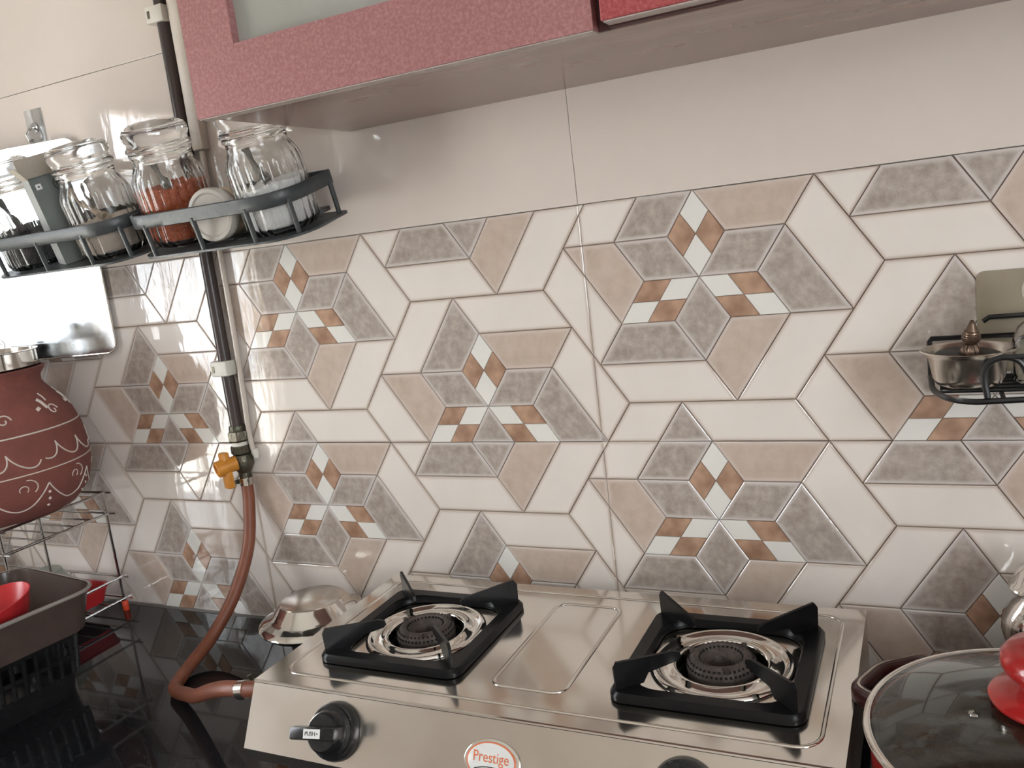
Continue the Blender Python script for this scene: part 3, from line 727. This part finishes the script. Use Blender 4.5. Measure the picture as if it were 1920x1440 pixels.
def spoon(label, M, pts, bowl, m, group='spoons left in the jars'):
    r = thing('spoon', label, 'spoon', group=None); r.matrix_world = M
    P = catmull(pts, 6); n = len(P)
    mb = MB(); 
    mb.tube(P, [.0030 + .0024 * abs(1 - 2 * i / (n - 1)) for i in range(n)], 8)
    mb.build('spoon_handle', m, r)
    b = Vector(pts[-1]); MB().lathe([(0, -.004), (.006, -.0032), (.0105, .0), (.0095, .0008), (.005, -.002), (0, -.003)], 20, Matrix.Translation(b) @ Matrix.Rotation(bowl, 4, 'Y')).build('spoon_bowl', m, r)
    return r
j1 = on_shelf(shL, -1.010, .086); j2 = on_shelf(shL, -.840, .086)
j3 = on_shelf(shR, -.697, .086, .005, math.radians(5)); j4 = on_shelf(shR, -.522, .086)
a = jar('fluted glass jar one third full of black seeds, leftmost on the shelf', j1); fill(a, .048, M_SEEDS, 'black_seed_filling', .003, -.10, seed=2)
b = jar('fluted glass jar of beige powder with a wooden spoon inside', j2); fill(b, .052, M_FLOUR, 'beige_powder_filling', .002, .02, seed=3)
c = jar('fluted glass jar more than half full of red chili powder', j3); fill(c, .078, M_CHILI, 'chili_filling', .0035, .06, seed=4)
d = jar('fluted glass jar of white salt just below the cabinet corner', j4); fill(d, .062, M_SALT, 'salt_filling', .0025, .07, seed=5)
spoon('dark plastic spoon standing in the black seed jar', j1, [(-.012, -.018, .108), (-.004, -.016, .085), (.006, -.012, .056)], 1.3, M_DSPOON)
spoon('pale wooden spoon leaning in the beige powder jar', j2, [(-.026, -.018, .098), (-.006, -.02, .078), (.022, -.018, .058)], .9, M_WOOD)
spoon('steel spoon standing in the red chili jar', j3, [(-.004, -.016, .111), (-.001, -.015, .096), (.003, -.012, .082)], 1.4, M_STEELD)
spoon('steel spoon standing in the white salt jar', j4, [(-.010, -.014, .112), (-.006, -.014, .094), (.004, -.012, .069)], 1.3, M_STEELD)

# open tea carton
cb = thing('tea_carton', 'open dark green carton between the seed and beige powder jars', 'carton'); cb.matrix_world = on_shelf(shL, -.926, .088, .0006, math.radians(0)) @ Matrix.Rotation(math.radians(66), 4, 'Z')
bw, bd_, bh = .026, .020, .128
MB().box(-bw, bw, -bd_, -bd_ + .0008, 0, bh).build('front_panel', M_CARTON, cb, None)
MB().box(-bw, bw, bd_ - .0008, bd_, 0, bh).build('back_panel', M_CARTON, cb, None)
MB().box(-bw, -bw + .0008, -bd_ + .0009, bd_ - .0009, 0, bh).build('side_panel', M_CARTONL, cb, None)
MB().box(bw - .0008, bw, -bd_ + .0009, bd_ - .0009, 0, bh).build('side_panel', M_CARTON, cb, None)
MB().box(-bw + .001, bw - .001, -bd_ + .001, bd_ - .001, .0, .001).build('bottom_panel', M_CARDB, cb, None)
MB().box(-bw, bw, -.0005, .0005, 0, .030, M=Matrix.Translation((0, bd_ - .0005, bh)) @ Matrix.Rotation(math.radians(8), 4, 'X')).build('top_flap', M_CARDB, cb, None)
MB().box(-.0005, .0005, -bd_ + .002, bd_ - .002, 0, .022, M=Matrix.Translation((-bw + .0005, 0, bh)) @ Matrix.Rotation(math.radians(-28), 4, 'Y')).build('top_flap', M_CARDB, cb, None)
MB().prism(rrect(-.004, .004, -.004, .004, .0006, 2), lambda p, q, s: (-bw + .010 + p, -bd_ - .0001 - .0002 * s, bh - .012 + q)).build('printed_mark', M_PRINT, cb, None)
MB().prism(circ(0, 0, .0016, 12), lambda p, q, s: (-bw + .010 + p, -bd_ - .0004 - .0002 * s, bh - .012 + q)).build('printed_mark', M_CARTON, cb, None)
MB().tube([(bw - .014 + .0075 * math.cos(2 * PI * k / 24), -bd_ - .0003, bh - .014 + .0085 * math.sin(2 * PI * k / 24)) for k in range(24)], .0004, 6, closed=True).build('printed_emblem', M_HOLE, cb)
for s in (-1, 1):
    MB().prism([(0, -.005), (.003 * s, .0), (.0035 * s, .004), (.0008 * s, .002)], lambda p, q, t: (bw - .014 + p, -bd_ - .0001 - .0003 * t, bh - .014 + q)).build('printed_leaf', M_HOLE, cb, None)

# small spice tub lying on its side
tb = thing('spice_tub', 'small clear spice tub lying between the chili and salt jars', 'tub')
tb.matrix_world = on_shelf(shR, -.608, .103, .0365) @ Matrix.Rotation(math.radians(6), 4, 'Z') @ Matrix.Rotation(math.radians(80), 4, 'X') @ Matrix.Scale(1.04, 4)
MB().lathe([(0, -.040), (.028, -.040), (.031, -.036), (.031, .006), (.029, .008), (.029, .006), (.0295, -.035), (.027, -.0385), (0, -.0385)], 40).build('tub_body', M_PLASTIC, tb)
MB().lathe([(0, -.0375), (.0262, -.0375), (.0287, -.0345), (.0287, -.012), (0, -.010)], 32).build('spice_filling', M_TURM, tb)
MB().lathe([(0, .0085), (.0305, .0085), (.0335, .0065), (.034, .010), (.034, .018), (.0325, .021), (.028, .0215), (.026, .0195), (0, .0195)], 40).build('tub_lid', mat('milky_lid', (0.66, 0.62, 0.56, 1), rough=0.3, trans=0.3, col2=(0.62, 0.58, 0.52, 1), nscale=20), tb)
MB().lathe([(.0312, -.030), (.0315, -.030), (.0315, -.002), (.0312, -.002), (.0312, -.030)], 32, a0=-.3, a1=2.6).build('paper_label', M_LABEL, tb)

# ================================================================== STEEL BOARD ON ITS HOOK
bo = thing('steel_board', 'large rounded stainless steel chopping board hanging on the tiled wall', 'board', (-.982, -.006, -.040), (0, 0, math.radians(9)))
BWd, BHt = .285, .352
MB().prism(rrect(-BWd, 0, 0, BHt, .020, 6), lambda a, b, t: (a, -.0012 * t, b)).build('board_sheet', M_STEELB, bo, None)
MB().tube([(p[0], -.0006, p[1]) for p in rrect(-BWd, 0, 0, BHt, .020, 6)], .0014, 8, closed=True).build('rolled_rim', M_STEELP, bo)
def scroll(cx, cz, s, flip, turns=1.4):
    P = []
    for i in range(22):
        t = i / 21; a = turns * 2 * PI * t; rr = s * (1 - .75 * t)
        P.append((cx + flip * (rr * math.cos(a) - s), -.0016, cz + rr * math.sin(a)))
    return P
for (cx, cz, s, f) in ((-.255, .030, .012, -1), (-.268, .055, .010, 1), (-.225, .014, .010, 1), (-.200, .012, .008, -1), (-.272, .016, .008, 1)):
    MB().tube(scroll(cx, cz, s, f), .0007, 6).build('etched_scroll', M_CHALK, bo)
hk = thing('adhesive_hook', 'small clear adhesive hook on the wall above the steel board', 'hook', (-1.075, -.0004, .312))
MB().box(-.021, .021, -.0012, 0, .0, .058, bev=.0004).build('hook_plate', M_PLASTIC, hk)
MB().tube([(0, -.0012, .030), (0, -.012, .026), (0, -.020, .016), (0, -.017, .008), (0, -.010, .008)], .0022, 10).lathe([(0, 0), (.008, 0), (.0085, .003), (0, .004)], 16, Matrix.Translation((0, -.001, .028)) @ Matrix.Rotation(PI / 2, 4, 'X')).build('hook_prong', M_CHROME, hk)

# ================================================================== CHROME WIRE RACK
rk = thing('wire_rack', 'two tier chrome wire rack standing on the counter against the wall', 'rack', (-1.07, -.025, ZT))
RW, RD = -.42, -.190
def wire(pts, name, r=.0016, par=rk, m=M_CHROME): return MB().tube(pts, r, 8).build(name, m, par)
for x in (0, RW):
    for y in (0, RD):
        p = wire([(x, y, .002), (x, y, .219)], 'upright', .0024)
        MB().lathe([(0, 0), (.0050, 0), (.0055, .001), (.0055, .0165), (.0045, .018), (0, .018)], 14, Matrix.Translation((x, y, 0))).build('foot_cap', M_ORANGE, p)
wire([(0, RD * .64, .063), (0, RD * .64, .219)], 'upright', .0022)
for z in (.219, .181, .063, .023):
    wire([(.004, .012, z), (.004, RD - .006, z)], 'side_rail', .0023)
    wire([(RW - .004, .012, z), (RW - .004, RD - .006, z)], 'side_rail', .0023)
    wire([(.02, .003, z), (RW - .02, .003, z)], 'long_rail', .0018)
    wire([(.02, RD - .003, z), (RW - .02, RD - .003, z)], 'long_rail', .0018)
for z in (.181, .023):
    for i in range(1, 6): wire([(.006, RD * i / 6, z), (RW - .006, RD * i / 6, z)], 'shelf_wire', .0014)

# terracotta pot
PC = Vector((-1.156, -.152, ZT + .1835 + .0384))
PC.z = ZT + .2216
pot = thing('clay_pot', 'terracotta water pot painted with white scrolls on the wire rack', 'pot', PC)
PPROF = [(0, 0), (.095, 0), (.117, .006), (.140, .032), (.1490, .065), (.1505, .095), (.1465, .130), (.137, .160), (.122, .183), (.108, .199), (.1000, .212), (.1005, .222), (.107, .231), (.110, .237)]
def pr(z):
    for (r0, z0), (r1, z1) in zip(PPROF[1:], PPROF[2:]):
        if z0 <= z <= z1: return r0 + (r1 - r0) * (z - z0) / max(z1 - z0, 1e-9)
    return .11
MB().lathe(PPROF + [(.105, .2385), (.097, .229), (.094, .214), (.10, .199), (.128, .166), (.140, .105), (.125, .03), (0, .010)], 96).build('pot_body', M_CLAY, pot, 50)
def pot_line(pts, r=.0012, closed=False, name='painted_line'):
    P = [((pr(z) + .0002) * math.cos(a), (pr(z) + .0002) * math.sin(a), z) for a, z in pts]
    return MB().tube(P, r, 6, closed=closed).build(name, M_CHALK, pot)
def arc_pts(f, a0, a1, n=40): return [f(a0 + (a1 - a0) * i / n) for i in range(n + 1)]
pot_line([(2 * PI * i / 96, .142) for i in range(96)], .0013, True)
pot_line([(2 * PI * i / 96, .082) for i in range(96)], .0010, True)
for k in range(7):           # scalloped garland with dots
    a0 = -1.9 + k * .62
    pot_line(arc_pts(lambda a: (a, .062 - .036 * math.sin(PI * (a - a0) / .62) ** .8 if 0 < (a - a0) / .62 < 1 else .062), a0 + .002, a0 + .618, 24), .0012)
    for q in range(3): MB().lathe([(0, 0), (.0026, 0), (.002, .001), (0, .0012)], 10, Matrix.Rotation(a0 + .004, 4, 'Z') @ Matrix.Translation((pr(.046 - q * .011), 0, .046 - q * .011)) @ Matrix.Rotation(PI / 2, 4, 'Y')).build('painted_dot', M_CHALK, pot)
    pot_line([(a0 + .40 + .10 * math.cos(t) * (1 - t * .08), .062 + .012 * math.sin(t)) for t in [-.9 + i * .28 for i in range(10)]], .0009)
    pot_line([(a0 + .36 + .045 * math.cos(t), .060 + .006 * math.sin(t)) for t in [-.9 + i * .5 for i in range(10)]], .0008)
for k in range(5):           # looping scrolls between the two rings
    a0 = -1.75 + k * .86
    pot_line([(a0 + .060 * t + .06 * math.sin(t * 1.15), .111 + .013 * math.cos(t * 1.15 + 2.6) - .0006 * t) for t in [i * .22 for i in range(58)]], .0012)
for k in range(6):           # upper swirls and brush strokes
    a0 = -1.75 + k * .66
    pot_line([(a0 + .11 + (.085 - .010 * t) * math.cos(t), .168 + (.010 - .0012 * t) * math.sin(t)) for t in [i * .32 for i in range(22)]], .0012)
    pot_line([(a0 - .02, .188), (a0 + .01, .183), (a0 + .04, .172)], .0026, name='painted_stroke')
    pot_line([(a0 + .10, .196), (a0 + .12, .190), (a0 + .11, .183)], .0013, name='painted_stroke')
    pot_line([(a0 - .11, .176), (a0 - .09, .172)], .0038, name='painted_stroke')
sl = thing('steel_cover', 'flat steel cover resting on the mouth of the clay pot', 'cover', PC + Vector((0, 0, .2392)))
MB().lathe([(0, 0), (.101, 0), (.103, .002), (.103, .026), (.1045, .0275), (.102, .0275), (.1005, .004), (0, .003)], 64).build('cover_dish', M_STEELP, sl)
tm = thing('steel_tumbler', 'steel tumbler standing on the clay pot cover at the frame edge', 'tumbler', PC + Vector((-.012, -.040, .2424)))
MB().lathe([(0, 0), (.026, 0), (.027, .002), (.032, .052), (.0333, .0535), (.0315, .053), (.0255, .004), (0, .003)], 40).build('tumbler_wall', M_STEELP, tm)

# red tray and sage bowl in the lower tier
tr = thing('red_tray', 'shallow red plastic tray on the lower tier of the wire rack', 'tray', (-1.150, -.118, ZT + .0262))
def tub(x0, x1, y0, y1, h, t, flare, r, M=None):
    A = lambda d, z, ins: [(p[0], p[1], z) for p in rrect(x0 - d + ins, x1 + d - ins, y0 - d + ins, y1 + d - ins, r, 5)]
    return loft([A(0, 0, 0), A(flare, h, 0), A(flare + .002, h + .001, 0), A(flare + .002, h + .003, 0), A(flare, h + .003, t), A(0, t, t)])
tub(-.062, .062, -.080, .078, .026, .0025, .007, .022).build('tray_wall', M_RED, tr)
gb = thing('sage_bowl', 'upturned sage green bowl behind the smoky container', 'bowl', (-1.140, -.112, ZT + .0295))
MB().lathe([(.046, 0), (.048, .001), (.047, .016), (.040, .050), (.030, .068), (.026, .077), (0, .077), (0, .074), (.024, .073), (.037, .048), (.044, .014), (.046, 0)], 48).build('bowl_shell', M_SAGE, gb)

# black basket on the counter with the smoky container on it
bk = thing('plastic_basket', 'black slotted plastic basket on the counter in front of the wire rack', 'basket', (-.985, -.352, ZT), (0, 0, math.radians(-8)))
def basket(hx, hy, h, fl, r):
    ring = lambda e, z: [(p[0], p[1], z) for p in rrect(-hx - e, hx + e, -hy - e, hy + e, r, 4)]
    lo = loft([ring(0, 0), ring(fl * .35, h * .35), ring(fl * .35 - .003, h * .35), ring(-.003, .003)]); lo.build('basket_tray', M_BLACKP, bk)
    for z, e, hh in ((h * .62, fl * .62, .007), (h * .95, fl * .95, .011)):
        MB().ribbon(ring(e, z), hh, .0036, closed=True).build('basket_band', M_BLACKP, bk)
    k = 0
    for (x0, y0, x1, y1, n) in ((hx, -hy, hx, hy, 13), (-hx, -hy, -hx, hy, 13), (-hx, hy, hx, hy, 10), (-hx, -hy, hx, -hy, 10)):
        for i in range(n):
            t = (i + .5) / n; x = x0 + (x1 - x0) * t; y = y0 + (y1 - y0) * t
            sx = (1 if x0 == x1 and x > 0 else -1 if x0 == x1 else 0); sy = (1 if y0 == y1 and y > 0 else -1 if y0 == y1 else 0)
            a = (x + sx * fl * .34, y + sy * fl * .34, h * .34); b = (x + sx * fl * .95, y + sy * fl * .95, h * .93)
            MB().tube([a, b], .0034, 6).build('basket_bar', M_BLACKP, bk)
basket(.080, .108, .094, .012, .026)
sc = thing('smoky_container', 'smoky translucent plastic container resting on the black basket', 'container', (-.968, -.345, ZT + .0995), (0, 0, math.radians(-8)))
tub(-.100, .100, -.118, .118, .056, .003, .010, .035).build('container_wall', M_SMOKE, sc)
A = lambda d, z: [(p[0], p[1], z) for p in rrect(-.100 - d, .100 + d, -.118 - d, .118 + d, .035, 5)]
MB().tube(A(.0122, .057), .0028, 8, closed=True).build('container_rim', mat('hazy_rim', (0.40, 0.36, 0.33, 1), rough=0.25, trans=0.3, col2=(0.36, 0.32, 0.30, 1), nscale=20), sc)
rb = thing('red_bowl', 'red plastic bowl tilted inside the smoky container', 'bowl', (-.930, -.328, ZT + .1130), (math.radians(10), math.radians(-4), 0))
rb.scale = (.84, .84, .90)
MB().lathe([(0, .004), (.030, .004), (.034, .006), (.055, .028), (.066, .056), (.0685, .060), (.0665, .0605), (.052, .029), (.031, .0085), (0, .0075)], 56).build('bowl_shell', M_RED, rb)
for i, (x, y, z, s, nm, lb) in enumerate(((-.012, -.012, .030, .024, 'peeled_fruit', 'larger pale peeled fruit lying in the red bowl'), (.022, -.008, .031, .018, 'peeled_fruit', 'smaller pale peeled fruit with a stub lying in the red bowl'))):
    fr = thing(nm, lb, 'fruit'); fr.matrix_world = Matrix.Translation((-.930, -.328, ZT + .1130)) @ Matrix.Rotation(math.radians(10), 4, 'X') @ Matrix.Scale(.84, 4) @ Matrix.Translation((x, y, z))
    MB().lathe([(0, -s * .8), (s * .6, -s * .65), (s, 0), (s * .85, s * .5), (s * .4, s * .85), (0, s * .9)], 24).build('fruit_flesh', M_PEEL, fr)
    MB().tube([(0, 0, s * .8), (.002, -.002, s * 1.2), (.005, -.003, s * 1.5)], [.005, .0045, .003], 8).build('fruit_stub', M_PEEL, fr)

# ================================================================== LID ON DARK POT BEHIND THE STOVE
DC = Vector((-.578, -.094, ZT))
dp = thing('black_pot', 'small black pot on the counter behind the stove corner', 'pot', DC)
MB().lathe([(0, 0), (.034, 0), (.038, .002), (.040, .034), (.052, .050), (.074, .057), (.0770, .060), (.0755, .062), (.071, .060), (.050, .054), (.036, .036), (.034, .004), (0, .003)], 56).build('pot_wall', M_ENAMEL, dp)
sd = thing('steel_dish', 'upturned polished steel dish covering the small black pot', 'dish', DC + Vector((0, 0, .0625)))
ds = MB().lathe([(.0775, .001), (.0800, 0), (.0808, .002), (.0785, .0050), (.0720, .0085), (.0640, .0115), (.0590, .0150), (.0470, .0305), (.0455, .0312), (.0450, .0300), (.0570, .0140), (.0700, .0070), (.0775, .001)], 72).build('dish_shell', M_STEELP, sd, 50)
MB().lathe([(0, .0325), (.0440, .0325), (.0456, .0316), (.0450, .0300), (0, .0300)], 56).build('dish_base', M_STEEL, sd, 30)

# ================================================================== RED POT WITH GLASS LID
RC = Vector((.320, -.293, ZT)); RR = .1375; RH = .139
rp = thing('red_pot', 'red cooking pot with dark side handles on the counter beside the stove', 'pot', RC)
MB().lathe([(0, 0), (RR - .020, 0), (RR - .008, .005), (RR - .003, .018), (RR - .001, RH - .004), (RR, RH), (RR - .003, RH), (RR - .004, RH - .004), (RR - .006, .020), (RR - .012, .008), (0, .006)], 80).build('pot_wall', M_REDPOT, rp, 40)
MB().lathe([(0, .094), (RR - .0085, .090), (RR - .0130, .012), (0, .009)][::-1], 48).build('food_filling', M_CURRY, rp, 40)
MB().lathe([(RR - .0045, RH - .0005), (RR - .0065, RH - .004), (RR - .0082, .022), (RR - .0125, .0115), (RR - .0115, .0105), (RR - .0070, .022), (RR - .0050, RH - .004), (RR - .0045, RH - .0005)], 80).build('dark_lining', M_ENAMEL, rp, 40)
for s, nm in ((0, 'a'), (1, 'b')):
    ang = math.radians(141 + 180 * s); d = Vector((math.cos(ang), math.sin(ang), 0)); n = Vector((-d.y, d.x, 0)); z = Vector((0, 0, RH - .016))
    L = [d * (RR - .002) + n * .046, d * (RR + .020) + n * .043, d * (RR + .029) + n * .020, d * (RR + .033) + n * .0, d * (RR + .029) - n * .020, d * (RR + .020) - n * .043, d * (RR - .002) - n * .046]
    if s == 1: L = L
    h = MB().ribbon([p + z for p in catmull(L, 4)], .017, .013).build('side_handle', M_MAROON, rp, 45)
    MB().tube([p + z + Vector((0, 0, .0088)) for p in catmull(L, 4)], .0014, 6).build('handle_trim', M_STEEL, h)
ld = thing('glass_pot_cover', 'domed glass lid with red knob covering the red pot', 'lid', RC + Vector((0, 0, RH + .0005)))
dome = []
for i in range(15):
    t = i / 14; r = (RR + .001) * (1 - t); dome.append((max(r, .0), .004 + .030 * (1 - (1 - t) ** 2.2)))
g = dome + [(max(r - .0, 0), z - .0035) for r, z in dome[::-1]]
g = [(r if r > 1e-6 else 0, z) for r, z in g]
MB().lathe([(RR + .001, .0035)] + dome[1:] + [(r, z - .0035) for r, z in dome[1:][::-1]] + [(RR - .002, .001), (RR + .001, .0035)], 96).build('glass_dome', M_LIDGLASS, ld, 60)
MB().lathe([(RR - .002, .0), (RR + .0030, .0), (RR + .0038, .0025), (RR + .0030, .0048), (RR + .0008, .0056), (RR - .002, .0050), (RR - .002, .0)], 96).build('steel_rim', M_STEELP, ld, 40)
kb = MB().lathe([(0, .0325), (.043, .0325), (.047, .0345), (.0475, .0365), (.045, .0390), (.033, .0425), (.026, .0455), (.0245, .0500), (.0285, .0535), (.0355, .0575), (.0390, .0635), (.0385, .0710), (.0330, .0775), (.018, .0800), (0, .0805)], 64).build('lid_knob', M_REDPOT, ld, 45, label='glossy red lid knob')
MB().lathe([(0, .0815), (.004, .0815), (.005, .0806), (.005, .0798), (0, .0798)], 16).build('knob_screw', M_STEELP, kb)
MB().lathe([(.0012, 0), (.0042, 0), (.0045, .001), (.0042, .002), (.0012, .002), (.0012, 0)], 16, Matrix.Translation((-.058, -.022, .0270))).build('vent_eyelet', M_STEELP, ld)

# steel vessel behind the pot
sv = thing('steel_vessel', 'round bellied steel vessel with lid behind the red pot', 'vessel', (.349, -.064, ZT))
MB().lathe([(0, 0), (.034, 0), (.036, .003), (.034, .020), (.036, .070), (.047, .098), (.0525, .120), (.051, .136), (.042, .150), (.037, .156), (.036, .164), (.034, .164), (.034, .155), (.048, .134), (.049, .120), (.032, .070), (.030, .004), (0, .003)], 56).build('vessel_wall', M_STEELP, sv, 45)
MB().lathe([(0, .1645), (.040, .1645), (.0445, .166), (.0455, .168), (.044, .171), (.041, .173), (.036, .184), (.020, .192), (.008, .194), (.007, .198), (.009, .203), (.006, .207), (0, .208)], 56).build('vessel_lid', M_STEELP, sv, 45)

# ================================================================== BLACK WIRE CADDY ON THE RIGHT
cd = thing('wire_caddy', 'black wire caddy stuck to the tiles by a beige adhesive plate', 'caddy', (.240, -.001, -.128))
CWd, CDp = .240, -.120
def cw(pts, name, r=.0026, n=8): return MB().tube(pts, r, n).build(name, M_WIRE, cd)
MB().prism(rrect(.045, .200, .003, .108, .008, 5), lambda a, b, t: (a, -.0012 * t, b)).build('adhesive_plate', M_ADH, cd, None)
cw([(.003, -.012, .0), (CWd, -.012, .0)], 'floor_rail'); 
cw(catmull([(.0, -.030, .006), (.004, -.080, .0), (.030, CDp, -.001), (.09, CDp, 0), (CWd, CDp, .0)], 6), 'floor_rail', .003)
for i in range(5): cw([(.008, -.028 - i * .0155, .0026), (CWd, -.028 - i * .0155, .0026)], 'floor_wire', .0019)
for x in (.06, .15, .235): cw([(x, -.012, .0), (x, CDp, .0)], 'floor_rail', .0022)
cw([(0, -.030, .006), (.0, -.020, .020), (.0, -.014, .040), (.0015, -.012, .0425), (.06, -.012, .0425), (CWd, -.012, .0425)], 'back_rail')
cw([(.050, -.010, .0575), (.056, -.010, .0615), (.10, -.010, .062), (CWd, -.010, .062)], 'back_rail')
cw(catmull([(.047, CDp, .0), (.0445, CDp, .022), (.049, CDp, .035), (.062, CDp, .0395), (.074, CDp, .034), (.080, CDp, .018), (.081, CDp, .0)], 6), 'front_loop', .0028)
cw([(.062, CDp, .0395), (.16, CDp, .040), (CWd, CDp, .040)], 'front_rail', .0028)

sb = thing('steel_bowl', 'small steel bowl sitting in the black wire caddy', 'bowl', (.2735, -.068, -.1232))
MB().lathe([(0, 0), (.025, 0), (.029, .002), (.0320, .008), (.0360, .029), (.0420, .0335), (.0432, .035), (.0420, .0358), (.0355, .031), (.0310, .009), (.028, .0035), (0, .002)], 56).build('bowl_wall', M_STEEL, sb, 45)
bl = thing('ornate_lid', 'dark lid with ribbed bronze knob lying inside the small steel bowl', 'lid', (.275, -.069, -.0985), (math.radians(6), math.radians(4), 0))
MB().lathe([(0, 0), (.029, 0), (.0315, .0015), (.0315, .004), (.028, .0055), (0, .007)], 40).build('lid_disc', M_ENAMEL, bl)
K = .74
fnl = MB().lathe([(0, .006 / K), (.012, .006 / K), (.0125, .010), (.0095, .017), (.006, .021), (.0085, .024), (.0105, .030), (.0095, .037), (.0065, .042), (.0045, .047), (.002, .053), (0, .054)], 60, Matrix.Scale(K, 4), flute=(10, .0012, .006, .023, .004)).build('bronze_knob', M_BRONZE, bl, 60, label='ribbed bronze finial knob')
for z, r in ((.0265, .0098), (.0295, .0106), (.0325, .0104), (.0355, .0098), (.0390, .0083)):
    MB().tube([(K * r * math.cos(2 * PI * k / 20), K * r * math.sin(2 * PI * k / 20), K * (z + .0012 * math.sin(2 * PI * k / 20))) for k in range(20)], .0008, 6, closed=True).build('knob_ring', M_BRONZE, fnl)
gbn = thing('glass_bottle', 'clear glass bottle standing in the wire caddy at the frame edge', 'bottle', (.338, -.066, -.1232))
MB().lathe([(0, 0), (.022, 0), (.026, .003), (.027, .040), (.022, .054), (.013, .062), (.012, .072), (.015, .074), (.015, .079), (.012, .079), (.0095, .072), (.0105, .061), (.0195, .052), (.0245, .040), (.0235, .005), (0, .004)], 48).build('bottle_wall', M_GLASS, gbn, 60)
MB().lathe([(0, .0795), (.0155, .0795), (.018, .085), (.0175, .094), (.011, .100), (0, .101)], 32).build('bottle_stopper', M_GLASS, gbn, 60)
